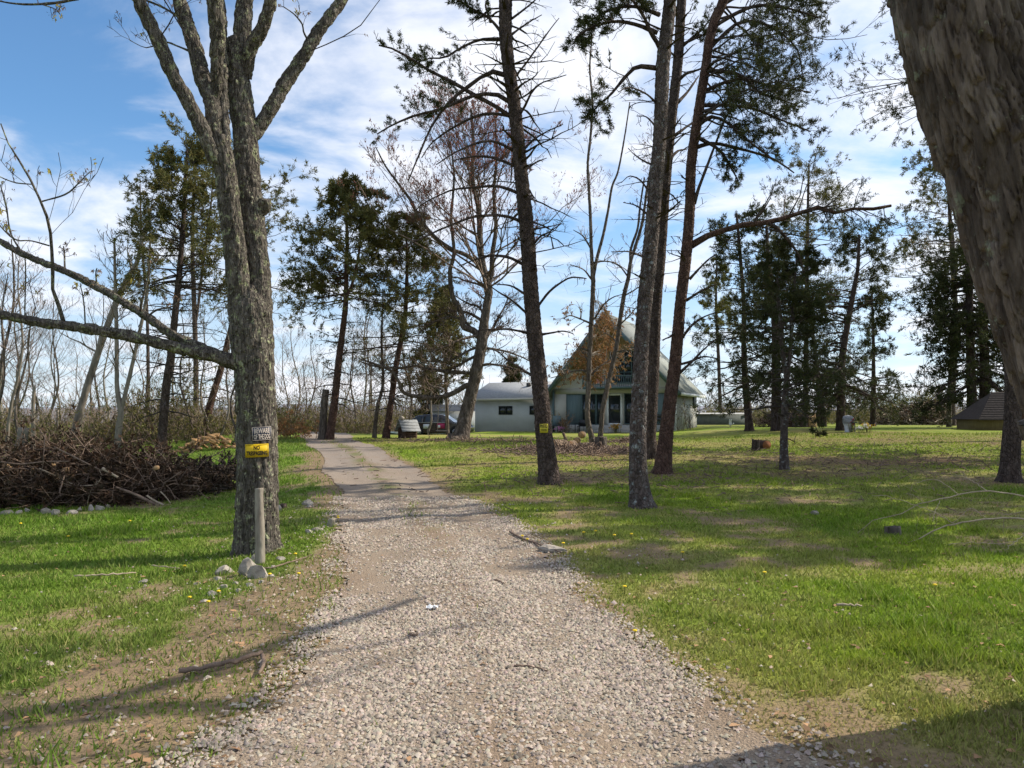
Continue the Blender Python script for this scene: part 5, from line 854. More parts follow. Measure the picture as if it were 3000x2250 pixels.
# ------------------------------------------------------------------ car, log house, swing, outbuildings
PAINT = M('black_paint', ramp((.012, .008, .010), (.018, .012, .014)), 2, .25, 0, spec=.6, coat=.6); RUB = M('rubber', ramp((.015, .015, .015), (.025, .025, .025)), 5, .9, .1); RIM = M('alloy', ramp((.45, .46, .48), (.6, .6, .62)), 5, .3, 0, metal=.7)
def car():
    Y = 58.; p = P(1290, 1280, Y); b = np.array([p[0], Y, float(hgt(p[0], Y))]); T = thing('parked_car', b, 'black estate car parked beside the house with signs on its doors', 'car'); T.rotation_euler = (0, 0, R(-10)); ORG[T.name] = np.zeros(3)
    def prof(name, pts, w0, w1, mat, zsplit, par=T, lab=None):
        bm = bmesh.new(); n = len(pts); L_, R_ = [], []
        for (x, z) in pts: w = w0 if z <= zsplit else w1; L_.append(bm.verts.new((x, -w, z))); R_.append(bm.verts.new((x, w, z)))
        bm.faces.new(L_); bm.faces.new(list(reversed(R_)))
        for i in range(n): j = (i + 1) % n; bm.faces.new((L_[j], L_[i], R_[i], R_[j]))
        bmesh.ops.recalc_face_normals(bm, faces=bm.faces); bmesh.ops.bevel(bm, geom=bm.edges[:], offset=.045, segments=2, affect='EDGES', profile=.6)
        o = obj(name, bm_mesh(name, bm, False), mat, par, local=True); return o
    prof('body', [(-2.33, .42), (-2.36, .8), (-2.28, 1.06), (1.0, 1.08), (1.25, 1.06), (2.2, .93), (2.4, .72), (2.38, .4), (1.9, .28), (-1.9, .28)], .93, .93, PAINT, 2)
    cb = prof('cabin', [(-2.25, 1.05), (-1.85, 1.48), (-1.45, 1.62), (-.2, 1.70), (.45, 1.62), (1.25, 1.05)], .90, .70, PAINT, 1.2)
    for (a, c) in ((-2.0, -1.2), (-1.12, -.32), (-.24, .75)):
        za, zc = 1.50, (1.52 if c < .5 else 1.34); m = MB(); m.add([(a, -.895, 1.12), (c + .2 * (c > .5), -.895, 1.12), (c - .05, -.775, zc), (a + .25 * (a < -1.9), -.775, za)], quads=[[0, 1, 2, 3]]); obj('side_window', m, HM['glass'], cb, local=True)
    m = MB(); m.add([(1.27, -.78, 1.09), (1.27, .78, 1.09), (.55, .62, 1.585), (.55, -.62, 1.585)], quads=[[0, 1, 2, 3]]); obj('windscreen', m, M('sunshade_reflection', ramp((.55, .62, .68), (.7, .75, .8)), 3, .3, 0), cb, local=True)  # pale screen: sunshade and its whitish reflection put into the colour
    tp(T, 'belt_trim', [(-1.95, .8, -.955, -.935, 1.06, 1.085)], RIM); tp(T, 'door_sign', [(-1.05, -.6, -.955, -.94, .62, .95)], M('white_card', ramp((.6, .63, .66), (.7, .72, .75)), 5, .6, 0)); s = tp(T, 'door_sign', [(.0, .6, -.955, -.94, .62, 1.0)], M('magenta_card', ramp((.35, .03, .10), (.45, .05, .13)), 5, .6, 0)); tp(s, 'pale_panel', [(.03, .25, -.96, -.956, .66, .88)], HM['white'])
    for x in (-1.48, 1.42):
        for sd_ in (-1, 1):
            w = tp(T, 'wheel', [], RUB, [((x, sd_ * .72, .36), (x, sd_ * .945, .36), .36, .36, 24)]); tp(w, 'rim', [], RIM, [((x, sd_ * .93, .36), (x, sd_ * .955, .36), .25, .25, 20)])
            for k in range(10): a = k * .628; ca, sa = math.cos(a), math.sin(a); tp(w, 'spoke_gap', [], RUB, [((x + .13 * ca, sd_ * .957, .36 + .13 * sa), (x + .215 * ca, sd_ * .959, .36 + .215 * sa), .018, .03, 4)])
        tp(T, 'wheel_arch', [], RUB, [((x, -.90, .40), (x, -.9345, .40), .44, .44, 20)])
    tp(T, 'tail_light', [(-2.37, -2.2, -.94, -.75, .85, 1.05)], M('red_lens', ramp((.25, .01, .01), (.3, .02, .02)), 3, .2, 0)); tp(T, 'headlight', [(2.15, 2.37, -.935, -.6, .70, .85)], HM['white']); tp(T, 'mirror', [(.75, .92, -1.08, -.93, 1.08, 1.22)], PAINT)
car()
def log_house():
    b = hit(1194, 1284); T = thing('log_playhouse', b, 'tiny log cabin with a shingled gable roof beside the parked car', 'log cabin', rz=R(32)); lm = M('log_wood', ramp((.05, .03, .02), (.11, .07, .05)), 8, .9, .4)
    for k in range(5):
        z = .06 + k * .085
        for y in (-.24, .24): tp(T, 'log', [], lm, [((-.36, y, z), (.36, y, z), .045, .045, 8)])
        for x in (-.27, .27): tp(T, 'log', [], lm, [((x, -.33, z + .04), (x, .33, z + .04), .045, .045, 8)])
    m = MB(); m.add([(-.27, -.24, .46), (-.27, .24, .46), (-.27, 0, .80), (.27, -.24, .46), (.27, .24, .46), (.27, 0, .80)], tris=[[0, 2, 1], [3, 4, 5]]); obj('gable_wall', m, lm, T, local=True)
    for s in (-1, 1):
        for k in range(4):
            t0, t1 = k / 4, (k + 1.2) / 4; slab_ = MB(); f = lambda t: (s * (.02 + .42 * t), .86 - .52 * t); a, c = f(t0), f(t1); slab_.add([(-.46, a[0], a[1] + .0), (.46, a[0], a[1]), (.46, c[0], c[1] + .03), (-.46, c[0], c[1] + .03), (-.46, a[0], a[1] - .02), (.46, a[0], a[1] - .02), (.46, c[0], c[1]), (-.46, c[0], c[1])], quads=[[0, 1, 2, 3], [7, 6, 5, 4], [3, 2, 6, 7], [0, 3, 7, 4], [1, 5, 6, 2]]); obj('roof_board', slab_, HM['shingle'], T, local=True)
    bm = bmesh.new(); bmesh.ops.create_icosphere(bm, subdivisions=2, radius=.1)
    for v in bm.verts: v.co.z *= 1.1; v.co.x *= 1.3; v.co += Vector((random.uniform(-1, 1) * .012,) * 3)
    bmesh.ops.translate(bm, verts=bm.verts, vec=(-.3, 0, .93)); obj('ornament', bm_mesh('ornament', bm, True), MAT['rock'], T, local=True)
log_house()
def swing():
    tl = MQ.tr[4][0]; i = np.argmin(abs(CX + tl[:, 0] / tl[:, 1] * FPX - 1284)); a = tl[i]; w = .55; s0 = P(1280, 1263, a[1]); s1 = P(1309, 1261, a[1]); j = np.argmin(abs(CX + tl[:, 0] / tl[:, 1] * FPX - 1303)); c = tl[j]
    T = thing('plank_swing', (s0[0], a[1], float(hgt(s0[0], a[1]))), 'wooden plank swing hanging on two ropes from the maple', 'swing'); m = MB(); M4 = Matrix.Translation(Vector((s0 + s1) / 2)); m.box(-.26, .26, -.1, .1, -.02, .02, M4); obj('seat', m, MAT['old_wood'], T)
    for p, q in ((s0, a), (s1, c)): m = MB(); tubes(m, np.array([p + [.02, 0, -.03], (p + q) / 2, q]), np.full(3, .014), 5); obj('rope', m, MAT['stick_pale'], T)
swing()
def shed():
    b = np.array([0, 0, 0.]); Y = 40.; p = P(2876, 1258, Y); b = np.array([p[0], Y, float(hgt(p[0], Y))]); T = thing('small_shed', b, 'low shed with a steep brown shingle roof and tan wall', 'shed', rz=R(-8)); wl = M('tan_board', ramp((.16, .12, .05), (.24, .18, .08)), 4, .9, .2, 8, (4, 4, .5)); sh = M('brown_shingle', ramp((.035, .028, .025), (.08, .062, .055)), 9, .95, .3)
    h0, hr, w, d = .62, 2.0, 3.4, 3.0
    tp(T, 'wall', [(0, w, 0, d, -.1, h0)], wl); m = MB()
    m.add([(0.005, .01, h0), (0.005, d - .01, h0), (1.3, d / 2, hr), (w - .005, .01, h0), (w - .005, d - .01, h0), (w - 1.3, d / 2, hr)], tris=[[0, 2, 1], [3, 4, 5]]); obj('gable_wall', m, wl, T, local=True)
    n = 12
    for k in range(n):
        t0, t1 = k / n, (k + 1.12) / n
        def row(t, dz): z = h0 - .1 + (hr - h0 + .1) * t + dz; e = -.25 + (1.2 + .25) * t; return [(e, -.3 + (d / 2 + .3) * t, z), (w - e, -.3 + (d / 2 + .3) * t, z)]
        a, c = row(t0, .05), row(min(t1, 1), .02); m = MB(); m.add(a + c[::-1] + [(q[0], q[1], q[2] - .05) for q in a], quads=[[0, 1, 2, 3], [4, 5, 1, 0]]); obj('shingle_course', m, sh, T, local=True)
    m = MB(); lo, hi = [(-.25, -.3, h0 - .06), (-.25, d + .3, h0 - .06)], [(1.2, d / 2, hr + .02)]; m.add(lo + hi, tris=[[1, 0, 2]]); m.add([(w + .25, -.3, h0 - .06), (w + .25, d + .3, h0 - .06), (w - 1.2, d / 2, hr + .02)], tris=[[0, 1, 2]]); m.add([(-.25, d + .3, h0 - .06), (w + .25, d + .3, h0 - .06), (w - 1.2, d / 2, hr + .02), (1.2, d / 2, hr + .02)], quads=[[0, 1, 2, 3]]); obj('roof_plane', m, sh, T, local=True)
shed()
def outbuild(name, label, px, py, Y, w, d, h, wall, roof, rz, pitch=.4):
    p = P(px, py, Y); b = np.array([p[0], Y, float(hgt(p[0], Y))]); T = thing(name, b, label, 'outbuilding', rz=rz); tp(T, 'wall', [(-w / 2, w / 2, 0, d, -.1, h)], wall); m = MB(); a = .25
    m.add([(-w / 2 - a, -a, h - .02), (w / 2 + a, -a, h - .02), (w / 2 + a, d / 2, h + pitch), (-w / 2 - a, d / 2, h + pitch), (w / 2 + a, d + a, h - .02), (-w / 2 - a, d + a, h - .02)], quads=[[0, 1, 2, 3], [3, 2, 4, 5]], tris=[]); obj('roof', m, roof, T, local=True)
outbuild('garden_shed', 'low grey board shed behind the satellite dish', 2120, 1262, 66, 4.2, 3, .95, M('grey_board', ramp((.09, .10, .10), (.15, .16, .16)), 4, .9, .2), HM['wall'], R(5), .1)
outbuild('carport', 'grey shed with a dark sloping roof behind the parked car', 1345, 1270, 67, 4.6, 4, 1.9, HM['wing'], HM['dark'], R(10), .6)
outbuild('utility_trailer', 'low grey-blue tarped trailer behind the tiny log cabin', 1160, 1284, 50, .95, 1.6, .42, HM['curtain'], HM['curtain'], R(4), .04)
def dish():
    p = P(2140, 1260, 50.); b = np.array([p[0], 50., float(hgt(p[0], 50.))]); T = thing('satellite_dish', b, 'white satellite dish on a short pole by the grey shed', 'satellite dish'); wm = HM['white']; bm = bmesh.new(); c = P(2140, 1237, 50.) - b
    bmesh.ops.create_uvsphere(bm, u_segments=20, v_segments=12, radius=.5); bmesh.ops.delete(bm, geom=[v for v in bm.verts if v.co.y > -.41], context='VERTS')
    for v in bm.verts: v.co = Vector((v.co.x * .62, (v.co.y + .45) * -1.2, v.co.z * .82)) + Vector(c)
    bmesh.ops.solidify(bm, geom=bm.faces[:], thickness=.015); obj('reflector', bm_mesh('reflector', bm, True), wm, T, local=True); tp(T, 'pole', [], HM['concrete'], [((c[0], .06, -.1), (c[0], .06, c[2]), .022, .022, 8)]); tp(T, 'arm', [], wm, [((c[0], -.02, c[2] - .14), (c[0] + .12, -.32, c[2] - .1), .012, .012, 6), ((c[0] + .12, -.34, c[2] - .1), (c[0] + .12, -.28, c[2] - .06), .03, .03, 8)])
dish()
def statue():
    b = hit(2485, 1266); Y = b[1]; s = Y / FPX; T = thing('lawn_statue', b, 'pale grey carved lawn statue standing at the foot of the evergreen', 'statue')
    prof = [(0, .175), (.06, .18), (.2, .16), (.38, .165), (.5, .2), (.66, .26), (.85, .27), (1.0, .22), (1.08, .12), (1.1, .02)]; hgt_ = 50 * s
    for nm, lo, hi, mat in (('body', 0, .55, M('statue_pale', ramp((.42, .43, .46), (.6, .61, .64)), 14, .9, .4)), ('head', .5, 1.1, M('statue_grey', ramp((.12, .13, .15), (.34, .35, .38)), 16, .9, .6))):
        z = np.linspace(lo, hi, 14); r = np.interp(z, [q[0] for q in prof], [q[1] for q in prof]); a = np.arange(20) * 2 * np.pi / 20; m = MB(); rr = r[:, None] * (1 + .1 * np.cos(a * 3 + z[:, None] * 9)) * (1 + .12 * (fbm(np.cos(a)[None] * 3 + z[:, None] * 7, np.sin(a)[None] * 3 + z[:, None] * 5, 3, 4) - .5))
        v = np.stack([rr * np.cos(a), rr * np.sin(a) * .75, np.broadcast_to(z[:, None] * hgt_ / 1.1, rr.shape)], -1); bq = (np.arange(13) * 20)[:, None] + np.arange(20); b2 = (np.arange(13) * 20)[:, None] + (np.arange(20) + 1) % 20; m.add(v.reshape(-1, 3), quads=np.stack([bq, b2, b2 + 20, bq + 20], -1).reshape(-1, 4), tris=[[260, 260 + k, 261 + k] for k in range(1, 19)]); obj(nm, m, mat, T, smooth=True, local=True)
    p = P(2499, 1266, Y); T2 = thing('bird_bath', (p[0], Y - .2, float(hgt(p[0], Y - .2))), 'small teal dish on a thin post beside the pale statue', 'bird bath'); tp(T2, 'post', [], MAT['old_wood'], [((0, 0, -.05), (0, 0, .42), .035, .03, 8)]); tp(T2, 'basin', [], HM['teal'], [((0, 0, .42), (0, 0, .47), .1, .17, 14)])
    q = P(2496, 1262, Y - .1); flowers('flowering_plant', 'red flowers against the pale statue', (q[0], Y - .1, float(hgt(q[0], Y - .1))), .6, 22, (.38, .05, .07), 7, .09, .06)
    q = hit(2530, 1268); flowers('flowering_plant', 'white flower clump on the lawn near the statue', q, .35, 18, (.72, .72, .70), 8, .14, .07); q = hit(2543, 1267); flowers('flowering_plant', 'yellow flower clump on the lawn near the statue', q, .4, 16, (.75, .48, .04), 9, .12, .07)
statue()
# ------------------------------------------------------------------ notices on the trees
def text_mesh(s, size, mat, offset=.0):
    c = bpy.data.curves.new('lettering', 'FONT'); c.body = s; c.size = size; c.align_x = 'CENTER'; c.align_y = 'CENTER'; c.offset = offset; c.extrude = .0; c.resolution_u = 2
    o = bpy.data.objects.new('tmp', c); COL.objects.link(o); dg = bpy.context.evaluated_depsgraph_get(); me = bpy.data.meshes.new_from_object(o.evaluated_get(dg)); bpy.data.objects.remove(o); me.name = 'lettering'
    return me
def axis_at(tr, z):
    p, r = tr; k = np.argmin(abs(p[:, 2] - z)); return np.array([np.interp(z, p[:, 2], p[:, 0]), np.interp(z, p[:, 2], p[:, 1]), z]), float(np.interp(z, p[:, 2], r))
def notice(name, label, tr, x0, x1, y0, y1, base, border, lines, txtmat, clear=.03, tilt=0., flat=1., bold=.045):
    """a thin sheet bent round the trunk; lines: (text, centre v, size, letter scale)"""
    ax, r = axis_at(tr, P((x0 + x1) / 2, (y0 + y1) / 2, tr[0][0][1])[2]); Y = ax[1] - r; c0 = P((x0 + x1) / 2, (y0 + y1) / 2, Y); w = (x1 - x0) / FPX * Y; h = (y1 - y0) / FPX * Y; rad = (r + clear) * flat; off = np.arcsin(np.clip((c0[0] - ax[0]) / rad, -.9, .9))
    T = thing(name, c0, label, 'sign')
    def bend(v, d):
        v = np.asarray(v, float); x, z = v[:, 0] * math.cos(tilt) - v[:, 1] * math.sin(tilt), v[:, 0] * math.sin(tilt) + v[:, 1] * math.cos(tilt); a = off + x / rad; yb = ax[1] - (r + clear) - rad * 0
        return np.stack([c0[0] + rad * (np.sin(a) - np.sin(off)), ax[1] - (r + clear) + rad * (1 - np.cos(a)) - d - rad * (1 - np.cos(off)) * .0, c0[2] + z], -1)
    def sheet(nm, a, b, c, d, dep, mat, par):
        u = np.linspace(a, b, 13); v0 = np.stack([u, np.full(13, c)], -1); v1 = np.stack([u, np.full(13, d)], -1); m = MB(); F = np.concatenate([bend(v0, dep), bend(v1, dep), bend(v0, dep - .003), bend(v1, dep - .003)]); i = np.arange(12)
        m.add(F, quads=np.concatenate([np.stack([i, i + 1, i + 14, i + 13], -1), np.stack([i + 26, i + 39, i + 40, i + 27], -1), np.stack([i + 13, i + 14, i + 40, i + 39], -1), np.stack([i, i + 26, i + 27, i + 1], -1)])); return obj(nm, m, mat, par)
    plate = sheet('plate', -w / 2, w / 2, -h / 2, h / 2, 0, base, T)
    if border:
        bw = border[1]; e = border[2]
        for (a, b, c, d) in ((-w / 2 + e, w / 2 - e, h / 2 - e - bw, h / 2 - e), (-w / 2 + e, w / 2 - e, -h / 2 + e, -h / 2 + e + bw), (-w / 2 + e, -w / 2 + e + bw, -h / 2 + e + bw, h / 2 - e - bw), (w / 2 - e - bw, w / 2 - e, -h / 2 + e + bw, h / 2 - e - bw)): sheet('border', a, b, c, d, .0025, border[0], T)
    for (s, vv, size, sx) in lines:
        me = text_mesh(s, size * h, None, size * h * bold); n = len(me.vertices); co = np.empty(n * 3, np.float32); me.vertices.foreach_get('co', co); co = co.reshape(-1, 3).astype(float); wd = co[:, 0].max() - co[:, 0].min(); co[:, 0] = (co[:, 0] - (co[:, 0].max() + co[:, 0].min()) / 2) * (sx * w / wd); co[:, 1] = co[:, 1] - (co[:, 1].max() + co[:, 1].min()) / 2 + vv * h
        V = bend(co[:, :2], .004) - c0; me.vertices.foreach_set('co', V.astype(np.float32).ravel()); me.update(); obj('lettering', me, txtmat, T, local=True)
def flatmat(n, c, r=.6): return M(n, ramp(tuple(.92 * k for k in c), c), 6, r, .05)
NAVY, IVORY, YEL, INK = flatmat('navy', (.02, .028, .05)), flatmat('ivory', (.66, .55, .46)), flatmat('sign_yellow', (.72, .47, .012), .45), flatmat('ink', (.015, .014, .012))
notice('warning_sign', 'dark blue sign reading BEWARE OF THE DOG in pale letters', LT.tr[0], 739, 797, 1250, 1290, NAVY, (IVORY, .004, .003), [('BEWARE', .21, .50, .80), ('OF THE DOG', -.22, .50, .84)], IVORY, tilt=.06, bold=.02)
notice('warning_sign', 'yellow sign reading NO TRESPASSING in black letters', LT.tr[0], 720, 788, 1301, 1339, YEL, (INK, .0025, .009), [('NO', .22, .44, .26), ('TRESPASSING', -.20, .42, .88)], INK, tilt=.03)
notice('warning_sign', 'small yellow POSTED sign nailed to the pine trunk', PB.tr[0], 1581, 1606, 1242, 1268, flatmat('posted_yellow', (.62, .52, .05)), None, [('POSTED', .26, .50, .88), ('PRIVATE PROPERTY', -.10, .12, .72), ('HUNTING FISHING', -.24, .10, .66)], INK, clear=.035)

# ------------------------------------------------------------------ rocks, posts, stumps, logs
def rock(label, px, py, w, h, d, seed, mat='rock', name='rock', group=None, cat='rock', Y=None, rz=0):
    b = hit(px, py); T = None; bm = bmesh.new(); bmesh.ops.create_icosphere(bm, subdivisions=2, radius=1); g = random.Random(seed); pl = [(Vector((g.uniform(-1, 1), g.uniform(-1, 1), g.uniform(-.3, 1))).normalized(), g.uniform(.35, .75)) for _ in range(13)]
    for v in bm.verts:
        for n, dd in pl:
            k = v.co.dot(n)
            if k > dd: v.co -= n * (k - dd)
        v.co *= 1 + g.uniform(-.05, .05); v.co = Vector((v.co.x * w / 2, v.co.y * d / 2, v.co.z * h * .62 + h * .33))
    me = bm_mesh(name, bm); o = obj(name, me, MAT[mat], loc=b); o.rotation_euler = (0, 0, rz + g.uniform(-.5, .5)); return tag(o, label, cat, group)
rock('largest pale angular rock at the foot of the grey tree post', 722, 1684, .38, .26, .26, 1); rock('pale flat-topped rock right of the largest rock, against the post', 760, 1692, .26, .18, .2, 2); rock('grey rock left of the largest rock at the tree foot', 658, 1682, .26, .12, .2, 3); rock('small wedge rock behind the old post', 743, 1645, .12, .12, .08, 4)
gr = 'small stones below the grey tree'
for i, (x, y, w) in enumerate([(640, 1698, .14), (690, 1712, .12), (655, 1722, .16), (618, 1745, .18), (700, 1735, .13), (735, 1718, .12), (765, 1708, .10), (600, 1765, .12), (795, 1690, .12), (820, 1640, .16), (575, 1715, .11), (420, 1710, .16), (800, 1665, .12)]): rock('small flat stone among the rocks below the grey tree', x, y, w, w * .35, w * .7, 10 + i, group=gr)
rock('whitish rock beside the small charred stump', 814, 1497, .22, .14, .16, 30); rock('low grey rock on the lawn behind the tree', 900, 1478, .3, .12, .2, 31); rock('small pale rock below the low grey rock', 908, 1486, .16, .07, .12, 32); rock('flat pale stone on the drive edge', 905, 1564, .26, .1, .16, 33); rock('flat pale stone beside the drive edge stub', 932, 1556, .22, .08, .14, 34); rock('large flat grey rock under a stick at the drive edge', 1612, 1618, .55, .12, .45, 35); rock('low pale lump on the shaded right lawn', 2386, 1508, .2, .1, .14, 36, 'old_wood', 'stump', cat='stump')
def cyl_log(T, name, a, b, r0, r1, bark, S=12, cut=True, col=(1, 1, 1), cutcol=(1, 1, 1)):
    a, b = np.asarray(a, float), np.asarray(b, float); n = 8; t = np.linspace(0, 1, n)[:, None]; p = a * (1 - t) + b * t + RNG.normal(size=(n, 3)) * .01 * r0; m = MB(); rr = np.linspace(r0, r1, n) * RNG.uniform(.93, 1.07, n); tubes(m, p, rr, S, col); o = obj(name, m, MAT[bark], T, color=True, smooth=False)
    if cut:
        for e, f, r in ((a, b, rr[0]), (b, a, rr[-1])): u = (e - f) / np.linalg.norm(e - f); m = MB(); tubes(m, np.array([e - u * .01, e + u * .004]), np.array([r, r]) * .94, S, cutcol); obj('cut_face', m, MAT['cut_wood'], T, color=True)
    return o
def ragged(T, name, b, h, r0, r1, bark, seed, S=22, jag=.3, lean=(0, 0)):
    g = np.random.default_rng(seed); n = 9; t = np.linspace(0, 1, n); a = np.arange(S) * 2 * np.pi / S; top = h * (1 - jag * fbm(np.cos(a) * 1.6 + 3, np.sin(a) * 1.6 + seed, 3, seed)); rr = (r0 + (r1 - r0) * t)[:, None] * (1 + .16 * np.cos(a * 5 + seed) * (1 - t[:, None]) ** 2 + .08 * g.normal(size=(1, S)))
    z = t[:, None] * top[None]; v = np.stack([b[0] + rr * np.cos(a) + lean[0] * z, b[1] + rr * np.sin(a) + lean[1] * z, b[2] - .04 + z], -1); m = MB(); q = (np.arange(n - 1) * S)[:, None] + np.arange(S); q2 = (np.arange(n - 1) * S)[:, None] + (np.arange(S) + 1) % S
    vv = np.concatenate([v.reshape(-1, 3), [[b[0] + lean[0] * h, b[1] + lean[1] * h, b[2] + h * (.85 - jag * .6)]]]); m.add(vv, quads=np.stack([q, q2, q2 + S, q + S], -1).reshape(-1, 4), tris=[[(n - 1) * S + k, (n - 1) * S + (k + 1) % S, n * S] for k in range(S)]); return obj(name, m, MAT[bark], T, color=True)
def stump(label, px, py, h, r, bark, seed, jag=.3, name='stump', lean=(0, 0)):
    b = hit(px, py); T = thing(name, b, label, 'stump'); ragged(T, 'stump_wood', b, h, r * 1.15, r, bark, seed, jag=jag, lean=lean); return T, b
pb_ = hit(762, 1652); PT = thing('old_post', pb_, 'weathered wooden post leaning against the grey tree', 'post'); m = MB(); trunk(m, np.array([pb_ + [0, 0, -.1], P(762, 1560, pb_[1]), P(760, 1490, pb_[1] + .03), P(759, 1430, pb_[1] + .05)]), np.array([.052, .047, .045, .043]), 22, .02, .03, .3, .006, 0, 77); obj('post_wood', m, MAT['old_wood'], PT, smooth=True, color=True)
stump('small charred broken stump on the lawn behind the grey tree', 830, 1490, .15, .055, 'bark_pine', 1, .45); stump('grey weathered post stub at the drive edge', 965, 1543, .19, .05, 'old_wood', 2, .35, 'post_stub', (.25, 0)); stump('ragged dark stump on the sunny right lawn', 2617, 1566, .17, .085, 'bark_maple', 3, .3); stump('sawn stump with pale roots beside the thin crooked tree', 1762, 1318, .52, .2, 'bark_maple', 4, .05); stump('small broken stub near the wood chips', 1488, 1318, .13, .11, 'bark_maple', 5, .5)
T, b = stump('upright split stump with a cut log beside it', 2214, 1320, .5, .12, 'bark_pine', 6, .3)
b = hit(2240, 1316); T = thing('cut_log', b, 'orange cut log lying beside the upright split stump', 'log'); cyl_log(T, 'log_wood', b + [.05, -.1, .15], b + [-.05, .55, .17], .17, .15, 'bark_red', cutcol=(.6, .38, .3))
for i, (x, y, dx, dz, L, r, lb, ro) in enumerate([(1700, 1307, .9, .02, .85, .12, 'long cut log lying in front of the log heap', .1), (1668, 1310, .1, .05, .5, .17, 'thick dark log end at the near side of the heap', 1.2), (1690, 1292, .1, .05, .5, .13, 'cut round log showing its end in the heap', 1.4), (1704, 1286, .15, .16, .5, .15, 'larger cut round log resting on the heap', 1.35), (1662, 1296, .1, .35, .45, .06, 'short pale limb leaning upright against the heap', .4), (1618, 1312, .3, .1, .6, .2, 'dark bark-covered log beside the posted pine', .6)]):
    b = hit(x, y + 8); T = thing('cut_log', b, lb, 'log'); a0 = b + [0, 0, r * .95]; d = np.array([math.cos(ro), math.sin(ro), 0]) * L
    if 'upright' in lb: d = np.array([-.15, .1, .42])
    if 'larger' in lb: a0 = a0 + [0, .1, .14]
    cyl_log(T, 'log_wood', a0, a0 + d, r, r * .93, 'bark_maple', col=(1.6, 1.4, 1.2), cutcol=(.85, .8, .8))
def chips(name, label, cx, cy, sx, sy, n, mats, size, hump=.0, seed=1, cat='wood chips'):
    g = np.random.default_rng(seed); c = hit(cx, cy); x = c[0] + g.normal(size=n) * sx; y = c[1] + g.normal(size=n) * sy; z = hgt(x, y) + hump * np.exp(-((x - c[0]) / sx) ** 2 - ((y - c[1]) / sy) ** 2) * g.uniform(.3, 1, n); d = unit(np.stack([g.normal(size=n), g.normal(size=n), g.normal(size=n) * .35], -1)); l = size * g.uniform(.4, 1.6, n)[:, None]; p = np.stack([x, y, z + .02], -1)
    m = MB(); s = np.linspace(0, 1, 3)[None, :, None]; tubes(m, p[:, None] + d[:, None] * l[:, None] * s, np.full((n, 3), size * .07), 3); o = obj(name, m, MAT[mats], kind='stuff'); tag(o, label, cat)
chips('twig_litter', 'brown twigs and bark litter around the cut logs', 1690, 1322, 1.3, .9, 2600, 'stick', .22, .16, 2, 'twig litter'); chips('twig_litter', 'small heap of brown twigs right of the sawn stump', 1840, 1296, .5, .4, 700, 'stick', .2, .16, 3, 'twig litter'); chips('twig_litter', 'needle and twig litter under the maple', 1400, 1292, 1.8, .7, 900, 'stick', .2, .02, 4, 'twig litter'); chips('twig_litter', 'scattered pine twigs on the shaded lawn', 2500, 1340, 6, 3.5, 1800, 'stick', .16, .0, 5, 'twig litter'); chips('twig_litter', 'fine twigs scattered under the clustered pines', 1900, 1400, 3.0, 2.2, 1100, 'stick', .13, 0, 6, 'twig litter')
# firewood
gf = 'firewood pieces heaped at the woodlot edge'
gfr = np.random.default_rng(9)
FB = hit(640, 1316)
proto = None
for i in range(120):
    if i < 85: u = gfr.normal() * .55; zz_ = max(.05, (.62 - abs(u) * .5) * gfr.random() ** .6); x = FB[0] + -.4 + u * 1.1; y = FB[1] + gfr.uniform(-.5, .5)
    else: x = FB[0] + gfr.uniform(.8, 1.9); zz_ = gfr.uniform(.05, .26); y = FB[1] + gfr.uniform(-.4, .4)
    bp_ = np.array([x, y, float(hgt(x, y)) + zz_])
    if proto is None or i == 1:
        m = MB(); a = np.arange(7) * 2 * np.pi / 7; r = np.array([.10, .09, .10, .08, .03, .08, .09]) if i else np.array([.10, .03, .10, .10, .1, .1, .1]); tubes(m, np.array([[-.13, 0, 0], [0, 0, .01], [.13, 0, 0]]), np.array([.055, .06, .055]), 5, (1, .95, .85)); pm = m.mesh('firewood_piece', color=True); proto = (proto or []) + [pm]
    o = obj('firewood_piece', proto[i % len(proto)], MAT['cut_wood']); o.location = bp_; o.rotation_euler = (gfr.uniform(0, 3), gfr.uniform(-.5, .5), gfr.uniform(0, 3.1)); s_ = gfr.uniform(.7, 1.25); o.scale = (s_, s_, s_ * gfr.uniform(.5, 1)); tag(o, 'split firewood piece in the orange heap at the woodlot edge', 'firewood', gf)
b = hit(572, 1312); T = thing('cut_branch', b, 'pale cut branch reaching left from the firewood heap', 'branch'); m = MB(); tubes(m, np.array([P(577, 1300, b[1]), P(560, 1312, b[1]), P(540, 1316, b[1]), P(520, 1322, b[1])]), np.array([.12, .06, .045, .03]), 8); obj('branch_wood', m, MAT['stick_pale'], T)
